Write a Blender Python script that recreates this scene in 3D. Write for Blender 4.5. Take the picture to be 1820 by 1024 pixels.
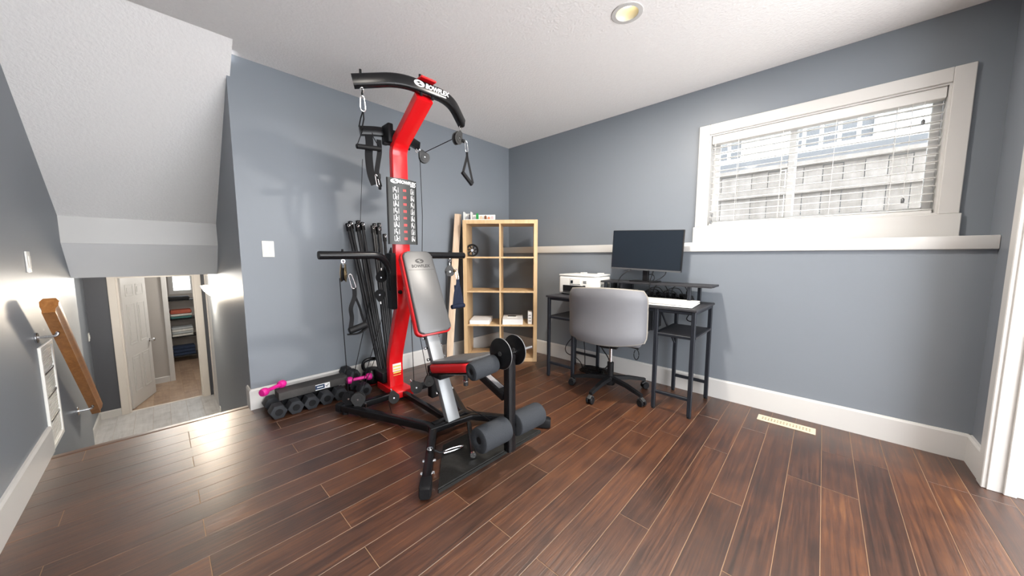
import bpy, bmesh, math, random
from mathutils import Vector as V, Matrix as M, Euler
random.seed(7)
PI = math.pi
C = bpy.context.scene.collection
S = bpy.context.scene
for o in list(bpy.data.objects): bpy.data.objects.remove(o)

# ------------------------------------------------------------------ camera
YAW, PITCH, FPX = math.radians(43.227), math.radians(5.5), 587.0
cam = bpy.data.cameras.new('camera'); co = bpy.data.objects.new('camera', cam); C.objects.link(co)
cam.sensor_fit = 'HORIZONTAL'; cam.sensor_width = 36.0; cam.lens = 36.0*FPX/1820.0
cam.clip_start = 0.02; cam.clip_end = 200
co.location = (2.948, -3.077, 1.1065)
co.rotation_euler = Euler((PI/2-PITCH, 0, YAW), 'XYZ')
S.camera = co
# ------------------------------------------------------------------ exposure
S.view_settings.view_transform = 'Standard'; S.view_settings.look = 'None'
S.view_settings.gamma = 1.0; S.view_settings.use_curve_mapping = False
S.view_settings.exposure = 0.2
# ------------------------------------------------------------------ world: bright even overcast sky
W = bpy.data.worlds.new('world'); S.world = W; W.use_nodes = True
bg = W.node_tree.nodes['Background']; bg.inputs[0].default_value = (0.94, 0.965, 1.0, 1); bg.inputs[1].default_value = 8.5
# ------------------------------------------------------------------ lamps: the visible downlight, then unseen ones added as fill
def lamp(name, kind, loc, energy, color=(1,1,1), size=0.1, rot=(0,0,0), size_y=None, spot=None):
    l = bpy.data.lights.new(name, kind); l.energy = energy; l.color = color
    if kind == 'AREA':
        l.size = size
        if size_y: l.shape = 'RECTANGLE'; l.size_y = size_y
        else: l.shape = 'DISK'
    else:
        l.shadow_soft_size = size
        if spot: l.spot_size = spot; l.spot_blend = 0.6
    o = bpy.data.objects.new(name, l); C.objects.link(o); o.location = loc; o.rotation_euler = rot
    return o
WARM = (1.0, 0.93, 0.84)
lamp('ceiling_lamp', 'AREA', (2.071,-1.218,2.432), 50, WARM, 0.11)
lamp('ceiling_lamp', 'AREA', (2.071,-2.75,2.435), 14, WARM, 0.12)  # unseen second lamp without a fixture, added as fill
lamp('next_room_fill', 'AREA', (4.8,-1.8,2.42), 40, (1,0.97,0.93), 0.8)  # unseen area light, added to brighten the room through the right opening
lamp('far_room_fill', 'POINT', (-5.6,-2.3,0.80), 34, (1,0.96,0.9), 0.12)  # unseen point light without a fixture, added so the far room is lit
lamp('hall_fill', 'POINT', (-3.4,-3.15,0.80), 20, (1,0.96,0.9), 0.08)  # unseen point light besides the sconce, added to brighten hall and door

# ------------------------------------------------------------------ materials
def mat(name, col, rough=0.5, metal=0.0, var=0.06, scale=12.0, bump=0.0, bscale=60.0, spec=0.5, alpha=None, emit=None, coat=0.0, rvar=0.0, stretch=None):
    m = bpy.data.materials.new(name); m.use_nodes = True
    nt = m.node_tree; n = nt.nodes; l = nt.links; p = n['Principled BSDF']
    p.inputs['Roughness'].default_value = rough; p.inputs['Metallic'].default_value = metal
    p.inputs['Specular IOR Level'].default_value = spec
    if coat: p.inputs['Coat Weight'].default_value = coat; p.inputs['Coat Roughness'].default_value = 0.12
    tc = n.new('ShaderNodeTexCoord'); src = tc.outputs['Object']
    if stretch:
        mp = n.new('ShaderNodeMapping'); mp.inputs['Scale'].default_value = stretch; l.new(src, mp.inputs[0]); src = mp.outputs[0]
    nz = n.new('ShaderNodeTexNoise'); nz.inputs['Scale'].default_value = scale; nz.inputs['Detail'].default_value = 4; l.new(src, nz.inputs['Vector'])
    mx = n.new('ShaderNodeMix'); mx.data_type = 'RGBA'; l.new(nz.outputs['Fac'], mx.inputs['Factor'])
    a = [max(0, c*(1-var)) for c in col]; b = [min(1, c*(1+var)) for c in col]
    mx.inputs['A'].default_value = (*a,1); mx.inputs['B'].default_value = (*b,1)
    l.new(mx.outputs['Result'], p.inputs['Base Color'])
    if rvar:
        mr = n.new('ShaderNodeMapRange'); mr.inputs['To Min'].default_value = rough-rvar; mr.inputs['To Max'].default_value = rough+rvar
        l.new(nz.outputs['Fac'], mr.inputs['Value']); l.new(mr.outputs[0], p.inputs['Roughness'])
    if bump:
        nb = n.new('ShaderNodeTexNoise'); nb.inputs['Scale'].default_value = bscale; nb.inputs['Detail'].default_value = 3; l.new(src, nb.inputs['Vector'])
        bp = n.new('ShaderNodeBump'); bp.inputs['Strength'].default_value = bump; bp.inputs['Distance'].default_value = 0.004
        l.new(nb.outputs['Fac'], bp.inputs['Height']); l.new(bp.outputs[0], p.inputs['Normal'])
    if emit: p.inputs['Emission Color'].default_value = (*emit[0],1); p.inputs['Emission Strength'].default_value = emit[1]
    return m
def wood(name, stops, rough=0.35, sc=(26,1.6,26), bump=0.25, spec=0.5, rnd=True, second=0.5):
    m = bpy.data.materials.new(name); m.use_nodes = True
    nt = m.node_tree; n = nt.nodes; l = nt.links; p = n['Principled BSDF']
    tc = n.new('ShaderNodeTexCoord'); oi = n.new('ShaderNodeObjectInfo')
    mu = n.new('ShaderNodeMath'); mu.operation = 'MULTIPLY'; mu.inputs[1].default_value = 37.0; l.new(oi.outputs['Random'], mu.inputs[0])
    ad = n.new('ShaderNodeVectorMath'); ad.operation = 'ADD'; l.new(tc.outputs['Object'], ad.inputs[0]); l.new(mu.outputs[0], ad.inputs[1])
    mp = n.new('ShaderNodeMapping'); mp.inputs['Scale'].default_value = sc; l.new(ad.outputs[0], mp.inputs[0])
    n1 = n.new('ShaderNodeTexNoise'); n1.inputs['Scale'].default_value = 1.0; n1.inputs['Detail'].default_value = 6; n1.inputs['Roughness'].default_value = 0.65; n1.inputs['Distortion'].default_value = 0.6
    l.new(mp.outputs[0], n1.inputs['Vector'])
    n2 = n.new('ShaderNodeTexNoise'); n2.inputs['Scale'].default_value = 7.0; n2.inputs['Detail'].default_value = 4; l.new(ad.outputs[0], n2.inputs['Vector'])
    m1 = n.new('ShaderNodeMix'); m1.data_type = 'FLOAT'; m1.inputs['Factor'].default_value = second; l.new(n1.outputs['Fac'], m1.inputs['A']); l.new(n2.outputs['Fac'], m1.inputs['B'])
    val = m1.outputs['Result']
    if rnd:
        r2 = n.new('ShaderNodeMapRange'); r2.inputs['To Min'].default_value = -0.07; r2.inputs['To Max'].default_value = 0.07; l.new(oi.outputs['Random'], r2.inputs['Value'])
        a2 = n.new('ShaderNodeMath'); l.new(val, a2.inputs[0]); l.new(r2.outputs[0], a2.inputs[1]); val = a2.outputs[0]
    cr = n.new('ShaderNodeValToRGB'); l.new(val, cr.inputs['Fac'])
    e = cr.color_ramp.elements; e[0].position = stops[0][0]; e[0].color = (*stops[0][1],1); e[1].position = stops[-1][0]; e[1].color = (*stops[-1][1],1)
    for pos, c in stops[1:-1]: q = e.new(pos); q.color = (*c,1)
    l.new(cr.outputs['Color'], p.inputs['Base Color'])
    p.inputs['Specular IOR Level'].default_value = spec
    mr = n.new('ShaderNodeMapRange'); mr.inputs['To Min'].default_value = rough-0.06; mr.inputs['To Max'].default_value = rough+0.08; l.new(n1.outputs['Fac'], mr.inputs['Value']); l.new(mr.outputs[0], p.inputs['Roughness'])
    if bump:
        bp = n.new('ShaderNodeBump'); bp.inputs['Strength'].default_value = bump; bp.inputs['Distance'].default_value = 0.002; l.new(n1.outputs['Fac'], bp.inputs['Height']); l.new(bp.outputs[0], p.inputs['Normal'])
    return m
MW = mat('blue_grey_wall_paint', (0.192,0.213,0.240), 0.45, var=0.03, scale=2.5, bump=0.04, bscale=220, spec=0.4)
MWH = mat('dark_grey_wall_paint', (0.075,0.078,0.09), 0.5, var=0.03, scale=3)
MBEI = mat('beige_wall_paint', (0.44,0.41,0.38), 0.6, var=0.02, scale=3)
MTR = mat('white_trim_paint', (0.58,0.568,0.548), 0.4, var=0.02, scale=5)
MTRC = mat('cream_trim_paint', (0.66,0.61,0.55), 0.4, var=0.02, scale=5)
MCE = mat('textured_ceiling_paint', (0.86,0.845,0.83), 0.8, var=0.04, scale=60, bump=0.8, bscale=70)
MCS = mat('smooth_ceiling_paint', (0.74,0.74,0.74), 0.7, var=0.02, scale=6)
MPL = wood('dark_walnut_plank', [(0.28,(0.016,0.008,0.005)),(0.42,(0.042,0.0165,0.009)),(0.52,(0.068,0.026,0.0125)),(0.64,(0.110,0.041,0.016)),(0.80,(0.20,0.085,0.027))], 0.33, (75,2.6,75), 0.4, spec=1.0, second=0.30)
MGAP = mat('tan_plank_joint', (0.32,0.20,0.115), 0.8, scale=30)
MHF = wood('grey_laminate', [(0.3,(0.36,0.35,0.34)),(0.5,(0.50,0.49,0.48)),(0.7,(0.60,0.59,0.58))], 0.3, (2.0,30,30), 0.05)
MRF = wood('tan_laminate', [(0.3,(0.20,0.13,0.085)),(0.5,(0.33,0.23,0.16)),(0.7,(0.42,0.31,0.22))], 0.35, (2.0,30,30), 0.05)
MOAK = wood('oak_rail', [(0.3,(0.20,0.075,0.018)),(0.5,(0.32,0.13,0.035)),(0.7,(0.42,0.19,0.06))], 0.3, (2,40,40), 0.05, rnd=False, second=0.2)
MBIR = wood('birch_veneer', [(0.3,(0.50,0.33,0.16)),(0.5,(0.60,0.41,0.22)),(0.7,(0.68,0.49,0.28))], 0.45, (30,30,2.0), 0.03, rnd=False, second=0.2)
MPIN = wood('pine_board', [(0.3,(0.50,0.36,0.24)),(0.5,(0.62,0.46,0.32)),(0.7,(0.72,0.56,0.42))], 0.55, (40,40,2.0), 0.03, rnd=False, second=0.2)
MBLK = mat('black_powder_coat', (0.007,0.007,0.008), 0.25, var=0.2, scale=40, spec=0.28)
MBLM = mat('matte_black_plastic', (0.010,0.010,0.011), 0.45, spec=0.14, var=0.15, scale=40, bump=0.08, bscale=300)
MDKG = mat('dark_grey_rod_plastic', (0.018,0.018,0.020), 0.35, spec=0.22, var=0.15, scale=30)
MGRP = mat('grey_pulley_plastic', (0.038,0.038,0.038), 0.42, spec=0.25, var=0.15, scale=60)
MRED = mat('red_powder_coat', (0.66,0.006,0.010), 0.27, var=0.05, scale=6, coat=0.3)
MREDV = mat('red_vinyl', (0.58,0.008,0.012), 0.35, var=0.05, scale=10)
MVIN = mat('black_vinyl', (0.06,0.06,0.062), 0.42, var=0.1, scale=8, bump=0.05, bscale=350, spec=0.9)
MSIL = mat('silver_paint', (0.30,0.31,0.32), 0.36, metal=0.5, var=0.05, scale=12)
MCHR = mat('chrome', (0.75,0.75,0.76), 0.16, metal=1.0, var=0.03, scale=20)
MBRS = mat('bronze_pulley', (0.20,0.15,0.08), 0.3, metal=0.8, var=0.15, scale=30)
MFOM = mat('grey_foam', (0.034,0.037,0.042), 0.9, spec=0.1, var=0.12, scale=200, bump=0.4, bscale=260)
MPRW = mat('white_print', (0.80,0.80,0.80), 0.5, var=0.02)
MPRR = mat('red_print', (0.62,0.06,0.06), 0.5, var=0.02)
MCHT = mat('charcoal_chart', (0.05,0.053,0.053), 0.35, spec=0.3, var=0.1, scale=12)
MYEL = mat('yellow_print', (0.80,0.68,0.16), 0.5, var=0.03)
MPLT = mat('scuffed_black_deck', (0.011,0.011,0.010), 0.6, spec=0.3, var=0.4, scale=60, bump=0.5, bscale=70)
MHEX = mat('grey_black_hex_rubber', (0.028,0.030,0.034), 0.55, spec=0.2, var=0.15, scale=60, bump=0.15, bscale=200)
MPNK = mat('magenta_vinyl', (0.66,0.012,0.25), 0.4, var=0.05, scale=20)
MGRB = mat('dark_grey_foam_beam', (0.060,0.057,0.055), 0.75, spec=0.2, var=0.1, scale=50, bump=0.1, bscale=200)
MDSK = mat('dark_wood_desk_board', (0.028,0.028,0.032), 0.5, spec=0.3, var=0.25, scale=14, stretch=(1,10,1))
MDSS = mat('dark_desk_steel', (0.013,0.015,0.020), 0.45, var=0.15, scale=30, spec=0.25)
MFAB = mat('grey_chair_leather', (0.150,0.150,0.160), 0.5, var=0.05, scale=16, bump=0.08, bscale=260)
MFBT = mat('beige_chair_piping', (0.26,0.24,0.21), 0.8, spec=0.1, var=0.05, scale=16)
MWPL = mat('white_plastic', (0.78,0.77,0.73), 0.4, var=0.02, scale=10)
MSCR = mat('dark_screen', (0.012,0.017,0.024), 0.22, var=0.1, scale=4)
MGRM = mat('grey_metal_bezel', (0.16,0.165,0.17), 0.35, metal=0.6, var=0.05)
MPAP = mat('white_paper', (0.80,0.80,0.80), 0.7, var=0.02, scale=20)
MIVO = mat('ivory_metal', (0.60,0.53,0.39), 0.45, var=0.03)
MVIY = mat('white_vinyl', (0.80,0.80,0.79), 0.35, var=0.02)
MSLT = mat('white_blind_slat', (0.82,0.81,0.79), 0.45, var=0.02)
MFEN = wood('weathered_fence', [(0.3,(0.14,0.125,0.11)),(0.5,(0.20,0.18,0.165)),(0.7,(0.26,0.24,0.225))], 0.8, (20,20,1.5), 0.1)
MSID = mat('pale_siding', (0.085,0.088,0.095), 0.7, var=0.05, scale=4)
MGRD = mat('outdoor_ground', (0.55,0.54,0.52), 0.9, var=0.15, scale=8)
MSTR = mat('black_webbing', (0.012,0.012,0.013), 0.7, spec=0.12, var=0.2, scale=120, bump=0.2, bscale=400)
MNAV = mat('navy_webbing', (0.012,0.017,0.036), 0.6, spec=0.12, var=0.2, scale=120, bump=0.2, bscale=400)
MGLO = mat('frosted_lamp_glass', (0.9,0.85,0.75), 0.4, emit=((1.0,0.84,0.62), 20.0))
MGLO.node_tree.nodes['Principled BSDF'].inputs['Alpha'].default_value = 0.25
MBUL = mat('lit_bulb', (1,0.95,0.85), 0.4, emit=((1.0,0.93,0.80), 2.2))
MREF = mat('warm_reflector', (0.78,0.70,0.48), 0.35, var=0.03)
def glass():
    m = bpy.data.materials.new('window_glass'); m.use_nodes = True
    nt = m.node_tree; n = nt.nodes; l = nt.links; n.clear()
    out = n.new('ShaderNodeOutputMaterial'); mx = n.new('ShaderNodeMixShader'); t = n.new('ShaderNodeBsdfTransparent'); g = n.new('ShaderNodeBsdfGlossy')
    t.inputs[0].default_value = (0.94,0.96,0.96,1); g.inputs['Roughness'].default_value = 0.03
    fr = n.new('ShaderNodeFresnel'); fr.inputs[0].default_value = 1.45
    l.new(fr.outputs[0], mx.inputs[0]); l.new(t.outputs[0], mx.inputs[1]); l.new(g.outputs[0], mx.inputs[2]); l.new(mx.outputs[0], out.inputs[0])
    return m
MGLS = glass()
def thin_slat(m, k):
    nt = m.node_tree; n = nt.nodes; l = nt.links
    t = n.new('ShaderNodeBsdfTranslucent'); t.inputs[0].default_value = (0.9,0.89,0.86,1); mx = n.new('ShaderNodeMixShader'); mx.inputs[0].default_value = k
    l.new(n['Principled BSDF'].outputs[0], mx.inputs[1]); l.new(t.outputs[0], mx.inputs[2]); l.new(mx.outputs[0], n['Material Output'].inputs['Surface'])
thin_slat(MSLT, 0.2)
# ------------------------------------------------------------------ mesh helpers
def nb(): return bmesh.new()
def obj(name, bm, m, parent=None, loc=None, smooth=True, ang=35):
    me = bpy.data.meshes.new(name); bmesh.ops.recalc_face_normals(bm, faces=bm.faces); bm.to_mesh(me); bm.free()
    for k in (m if isinstance(m, (list,tuple)) else [m]): me.materials.append(k)
    if smooth:
        me.polygons.foreach_set('use_smooth', [True]*len(me.polygons)); me.set_sharp_from_angle(angle=math.radians(ang))
    o = bpy.data.objects.new(name, me); C.objects.link(o)
    if parent: o.parent = parent
    if loc: o.location = loc
    return o
def thing(name, label, cat, loc=(0,0,0), rz=0, group=None):
    o = bpy.data.objects.new(name, None); o.empty_display_size = 0.05; C.objects.link(o); o.location = loc; o.rotation_euler = (0,0,rz)
    o['label'] = label; o['category'] = cat
    if group: o['group'] = group
    return o
def tag(o, label, cat, group=None):
    o['label'] = label; o['category'] = cat
    if group: o['group'] = group
    return o
def struct(o): o['kind'] = 'structure'; return o
def box(bm, x0,x1,y0,y1,z0,z1, bev=0.0, seg=1, mx=None):
    r = bmesh.ops.create_cube(bm, size=1.0)
    vs = r['verts']
    bmesh.ops.scale(bm, vec=(x1-x0,y1-y0,z1-z0), verts=vs); bmesh.ops.translate(bm, vec=((x0+x1)/2,(y0+y1)/2,(z0+z1)/2), verts=vs)
    if bev:
        es = list({e for v in vs for e in v.link_edges})
        g = bmesh.ops.bevel(bm, geom=es, offset=bev, segments=seg, affect='EDGES', profile=0.5)
        vs = list({v for f in g['faces'] for v in f.verts} | {v for v in vs if v.is_valid})
    if mx is not None: bmesh.ops.transform(bm, matrix=mx, verts=[v for v in vs if v.is_valid])
    return bm
def bx(*a, **k): return box(nb(), *a, **k)
def circ(r, n=12, ry=None): return [(r*math.cos(2*PI*i/n), (ry or r)*math.sin(2*PI*i/n)) for i in range(n)]
def rrect(w, h, r=0.006, n=3):
    out = []
    for cx, cy, a0 in ((w/2-r,h/2-r,0),(-w/2+r,h/2-r,PI/2),(-w/2+r,-h/2+r,PI),(w/2-r,-h/2+r,1.5*PI)):
        for i in range(n): a = a0+PI/2*i/(n-1); out.append((cx+r*math.cos(a), cy+r*math.sin(a)))
    return out
def sweep(bm, pts, prof, up=(0,0,1), closed=False, scale=None):
    # prof (a,b): a along side, b along up
    pts = [V(p) for p in pts]; n = len(pts); rings = []; up = V(up)
    for i, p in enumerate(pts):
        if closed: d0 = (p-pts[i-1]).normalized(); d1 = (pts[(i+1)%n]-p).normalized()
        else:
            d0 = (p-pts[i-1]).normalized() if i else (pts[1]-p).normalized()
            d1 = (pts[i+1]-p).normalized() if i < n-1 else d0
        t = (d0+d1); t = t.normalized() if t.length > 1e-6 else d0
        u = up - t*up.dot(t)
        if u.length < 1e-3: u = V((1,0,0)) - t*t.x
        u.normalize(); s = t.cross(u)
        c = max(0.35, t.dot(d1)); k = scale[i] if scale else 1
        # mitre: stretch along bend direction
        bd = (d1-d0); bd = bd.normalized() if bd.length > 1e-5 else None
        ring = []
        for a, b in prof:
            w = s*a*k+u*b*k
            if bd is not None: w = w + bd*(w.dot(bd)*(1/c-1))
            ring.append(bm.verts.new(p+w))
        rings.append(ring)
    m = len(prof)
    for i in range(n if closed else n-1):
        A, B = rings[i], rings[(i+1)%n]
        for j in range(m): bm.faces.new((A[j],A[(j+1)%m],B[(j+1)%m],B[j]))
    if not closed: bm.faces.new(rings[0][::-1]); bm.faces.new(rings[-1])
    return bm
def tube(pts, r, n=10, **k): return sweep(nb(), pts, circ(r,n), **k)
def smooth_path(ctrl, n=8):
    P = [V(p) for p in ctrl]; P = [P[0]*2-P[1]]+P+[P[-1]*2-P[-2]]; out = []
    for i in range(1, len(P)-2):
        for j in range(n):
            t = j/n; a,b,c,d = P[i-1],P[i],P[i+1],P[i+2]
            out.append(0.5*((2*b)+(c-a)*t+(2*a-5*b+4*c-d)*t*t+(3*b-a-3*c+d)*t**3))
    out.append(P[-2]); return out
def fillet(ctrl, rad, n=5):
    P = [V(p) for p in ctrl]; out = [P[0]]
    for i in range(1, len(P)-1):
        a = (P[i-1]-P[i]); b = (P[i+1]-P[i]); r = min(rad, a.length*0.48, b.length*0.48)
        A = P[i]+a.normalized()*r; B = P[i]+b.normalized()*r
        for j in range(n+1):
            t = j/n; out.append(A*(1-t)**2+P[i]*2*t*(1-t)+B*t*t)
    out.append(P[-1]); return out
def align(axis, at=(0,0,0)):
    z = V(axis).normalized(); q = z.to_track_quat('Z','Y'); return M.Translation(V(at)) @ q.to_matrix().to_4x4()
def lathe(bm, prof, n=20, mx=None, loop=False):
    rings = []; vs = []
    for r, z in prof:
        if r < 1e-6: v = bm.verts.new((0,0,z)); rings.append([v]); vs.append(v)
        else:
            ring = [bm.verts.new((r*math.cos(2*PI*i/n), r*math.sin(2*PI*i/n), z)) for i in range(n)]; rings.append(ring); vs += ring
    for A, B in list(zip(rings, rings[1:]))+([(rings[-1],rings[0])] if loop else []):
        if len(A) == 1 and len(B) == 1: continue
        for i in range(n):
            j = (i+1)%n
            if len(A) == 1: bm.faces.new((A[0],B[j],B[i]))
            elif len(B) == 1: bm.faces.new((A[i],A[j],B[0]))
            else: bm.faces.new((A[i],A[j],B[j],B[i]))
    if len(rings[0]) > 1 and not loop: bm.faces.new(rings[0][::-1])
    if len(rings[-1]) > 1 and not loop: bm.faces.new(rings[-1])
    if mx is not None: bmesh.ops.transform(bm, matrix=mx, verts=vs)
    return bm
def cyl(bm, a, b, r, n=16, bev=0.0):
    a = V(a); b = V(b); L = (b-a).length
    prof = [(r,0),(r,L)] if not bev else [(r-bev,0),(r,bev),(r,L-bev),(r-bev,L)]
    return lathe(bm, prof, n, align(b-a, a))
def prism(bm, poly, z0, z1, mx=None, bev=0.0):
    A = [bm.verts.new((x,y,z0)) for x,y in poly]; B = [bm.verts.new((x,y,z1)) for x,y in poly]
    n = len(poly); fs = [bm.faces.new(A[::-1]), bm.faces.new(B)]
    for i in range(n): fs.append(bm.faces.new((A[i],A[(i+1)%n],B[(i+1)%n],B[i])))
    vs = A+B
    if bev:
        es = [e for f in fs[:2] for e in f.edges]
        g = bmesh.ops.bevel(bm, geom=list(set(es)), offset=bev, segments=3, affect='EDGES', profile=0.5)
        vs = list({v for f in g['faces'] for v in f.verts} | {v for v in vs if v.is_valid})
    if mx is not None: bmesh.ops.transform(bm, matrix=mx, verts=[v for v in vs if v.is_valid])
    return bm
XZ = M.Rotation(PI/2,4,'X')            # local xy -> xz plane (y up becomes z), thickness to -y
def frame(xa, ya, at):                  # columns: local x, local y, normal
    xa = V(xa).normalized(); ya = V(ya); ya = (ya-xa*ya.dot(xa)).normalized(); za = xa.cross(ya)
    return M.Translation(V(at)) @ M(((xa.x,ya.x,za.x),(xa.y,ya.y,za.y),(xa.z,ya.z,za.z))).to_4x4()
def text(name, body, size, m, parent, mx, bold=0.0, shear=0.0, ext=0.0006, xs=1.0):
    cu = bpy.data.curves.new(name, 'FONT'); cu.body = body; cu.size = size; cu.extrude = ext; cu.offset = bold; cu.shear = shear; cu.align_x = 'CENTER'; cu.align_y = 'CENTER'; cu.resolution_u = 3
    t = bpy.data.objects.new('tmp', cu); C.objects.link(t); bpy.context.view_layer.update()
    me = bpy.data.meshes.new_from_object(t.evaluated_get(bpy.context.evaluated_depsgraph_get())); bpy.data.objects.remove(t)
    me.transform(mx @ M.Diagonal((xs,1,1,1))); me.materials.clear(); me.materials.append(m); me.name = name
    o = bpy.data.objects.new(name, me); C.objects.link(o)
    if parent: o.parent = parent
    return o
def copy_tree(o, parent=None):
    c = o.copy(); C.objects.link(c)
    if parent: c.parent = parent
    for ch in list(o.children): copy_tree(ch, c)
    return c

# ================================================================== SETTING
D = 0.147
struct(obj('wall_left', bx(-0.12,0,-2.69,0.15,-0.02,2.46), MW))
bm = nb(); box(bm, 0,3.593,-D,0.16,-0.02,1.145)
for a in ((0,2.227,1.145,2.46),(3.405,3.593,1.145,2.46),(2.227,3.405,1.145,1.345),(2.227,3.405,2.065,2.46)): box(bm, a[0],a[1],0,0.16,a[2],a[3])
struct(obj('wall_window', bm, MW))
bm = nb(); box(bm, 3.593,3.72,-0.44,0.16,-0.02,2.46); box(bm, 3.593,3.72,-3.60,-0.44,2.26,2.46)
struct(obj('wall_right', bm, MW))
struct(obj('wall_stair_left', bx(-1.50,3.72,-3.70,-3.575,-1.30,2.46), MW))
struct(obj('wall_stair_right', bx(-2.45,-0.12,-2.69,-2.58,-1.30,2.46), MW))
bm = nb(); prism(bm, [(0.2,-2.672),(0.2,-3.60),(5.1,-3.60),(5.1,0.16),(-0.12,0.16),(-0.12,-2.672)], 2.44, 2.52)
ceil = struct(obj('ceiling', bm, MCE, smooth=False))
cut = obj('cutter', cyl(nb(), (2.071,-1.218,2.40), (2.071,-1.218,2.51), 0.0595, 40), MCE)     # the can of the recessed light
md = ceil.modifiers.new('can', 'BOOLEAN'); md.object = cut; md.operation = 'DIFFERENCE'; md.solver = 'EXACT'
bpy.context.view_layer.update()
me = bpy.data.meshes.new_from_object(ceil.evaluated_get(bpy.context.evaluated_depsgraph_get()))
ceil.modifiers.clear(); ceil.data = me; bpy.data.objects.remove(cut)
# stairwell: sloped underside of the flight above, then a white drop face and a second slope
def xzp(poly, y0, y1): return prism(nb(), poly, -y1, -y0, XZ)
struct(obj('ceiling_stairwell', xzp([(0.2,2.44),(0.2,2.52),(-1.30,1.60),(-1.30,1.41),(-1.22,1.408)], -3.575, -2.672), MCE, smooth=False))
struct(obj('wall_header', xzp([(-1.22,1.408),(-1.30,1.408),(-1.32,1.20),(-1.22,1.206)], -3.575, -2.69), MTR, smooth=False))
struct(obj('ceiling_stairwell_lower', xzp([(-1.22,1.2055),(-1.26,1.2055),(-1.5,1.05),(-1.50,0.93),(-1.46,0.93)], -3.575, -2.69), MCS, smooth=False))
struct(obj('ceiling_hall', bx(-4.67,-1.46,-3.95,-2.45,0.93,1.0), MCS))
# lower hall
struct(obj('wall_hall_left', bx(-4.67,-1.50,-3.95,-3.83,-1.30,1.0), MW))
struct(obj('wall_hall_return', bx(-1.58,-1.50,-3.84,-3.575,-1.30,1.0), MW))
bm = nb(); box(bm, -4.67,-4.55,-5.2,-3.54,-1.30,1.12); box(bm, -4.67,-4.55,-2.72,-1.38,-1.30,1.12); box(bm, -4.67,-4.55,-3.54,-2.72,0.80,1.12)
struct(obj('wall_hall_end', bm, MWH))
struct(obj('wall_hall_right', bx(-4.67,-2.45,-2.58,-2.46,-1.30,1.0), MW))
bm = nb(); box(bm, -8.12,-4.67,-5.2,-5.08,-1.3,1.12); box(bm, -8.12,-4.67,-1.5,-1.38,-1.3,1.12); box(bm, -6.07,-5.95,-5.1,-3.02,-1.3,1.12)
struct(obj('wall_far_room', bm, MBEI))
bm = nb(); box(bm, -8.12,-8.0,-5.1,-2.90,-1.3,1.12); box(bm, -8.12,-8.0,-2.30,-1.4,-1.3,1.12); box(bm, -8.12,-8.0,-2.90,-2.30,-1.3,0.31); box(bm, -8.12,-8.0,-2.90,-2.30,0.85,1.12)
struct(obj('wall_closet', bm, MBEI))
struct(obj('ceiling_far_room', bx(-8.12,-4.67,-5.2,-1.38,1.05,1.12), MCS))
# unseen next room beyond the right opening, far end left open for light
bm = nb(); box(bm, 3.72,5.1,0.04,0.16,-0.02,2.46); box(bm, 3.72,5.1,-3.70,-3.58,-0.02,2.46); box(bm, 5.0,5.1,-3.7,0.16,2.36,2.46)
struct(obj('wall_next_room', bm, MTRC))

# floors: dark planks laid along y
fl = struct(obj('floor', bx(-0.095,5.1,-3.575,0.03,-0.30,-0.0012), MGAP))
PX0, PP, PG = 0.217, 0.127, 0.0021
def jy(n): return -0.555-0.412*n
known = {0:[6,3,0],1:[5,2],2:[6,3,0],3:[7,4,1],4:[5,2],5:[6,3,0],6:[7,4,1],7:[6,3,0],8:[5,4,1],9:[6,3,0],10:[5,2],11:[6,3,0],12:[5,4,1],13:[6,3,2],14:[4,1],15:[5,2,1.3],16:[4,1],17:[6,3,0],18:[4,1],19:[5,2,0],20:[6,3],21:[4,1],22:[4,1,0],23:[3,0],24:[5,2],25:[3,0]}
plank_cache = {}
def plank(x0, x1, y0, y1):
    w, L = x1-x0-PG, y1-y0-PG; key = (round(w,3), round(L,3))
    if key in plank_cache: me = plank_cache[key]
    else:
        bm = bx(-w/2,w/2,-L/2,L/2,-0.012,0, bev=0.0006); me = bpy.data.meshes.new('plank'); bm.to_mesh(me); bm.free(); me.materials.append(MPL); plank_cache[key] = me
    o = bpy.data.objects.new('plank', me); C.objects.link(o); o.parent = fl; o.location = ((x0+x1)/2,(y0+y1)/2,random.uniform(-0.0004,0.0002))
for i in range(-2, 36):
    x0 = PX0+PP*i; x1 = x0+PP
    if i == -2: x0 = -0.055
    yt, yb = (-D-0.002, -3.573)
    if x0 > 3.58: yt, yb = 0.03, -3.573
    js = known.get(i, [7-(i*2)%3, 4-(i*2)%3, 1-(i*2)%3])
    ys = [yt]+sorted([jy(n) for n in js if yb+0.1 < jy(n) < yt-0.1], reverse=True)+[yb]
    if i == -2: ys = [-2.697, -3.44, yb]
    for a, b in zip(ys, ys[1:]): plank(x0, x1, b, a)
for a, b in ((-D-0.002,jy(1)),(jy(1),jy(4)),(jy(4),-2.697)): plank(0.001, PX0-PP, b, a)
bm = nb(); sweep(bm, [(-0.085,-3.573,-0.014),(-0.085,-2.695,-0.014)], rrect(0.062,0.030,0.012,4)); obj('stair_nosing', bm, MPL, fl)
st = struct(obj('stairs', bx(-1.77,-1.76,-3.575,-2.69,-1.27,-1.255), MGAP))
for k in range(1, 7):
    x = -0.10-0.236*(k-1); z = -0.18*k
    obj('tread', bx(x-0.26,x,-3.57,-2.70,z-0.03,z,bev=0.004), MPL, st); obj('riser', bx(x-0.012,x,-3.57,-2.70,z,z+0.15), MTR, st)
obj('riser', bx(-1.53,-1.518,-3.57,-2.70,-1.26,-1.11), MTR, st)
fh = struct(obj('floor_hall', bx(-4.61,-1.50,-3.84,-2.45,-1.36,-1.264), MGAP))
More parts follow.
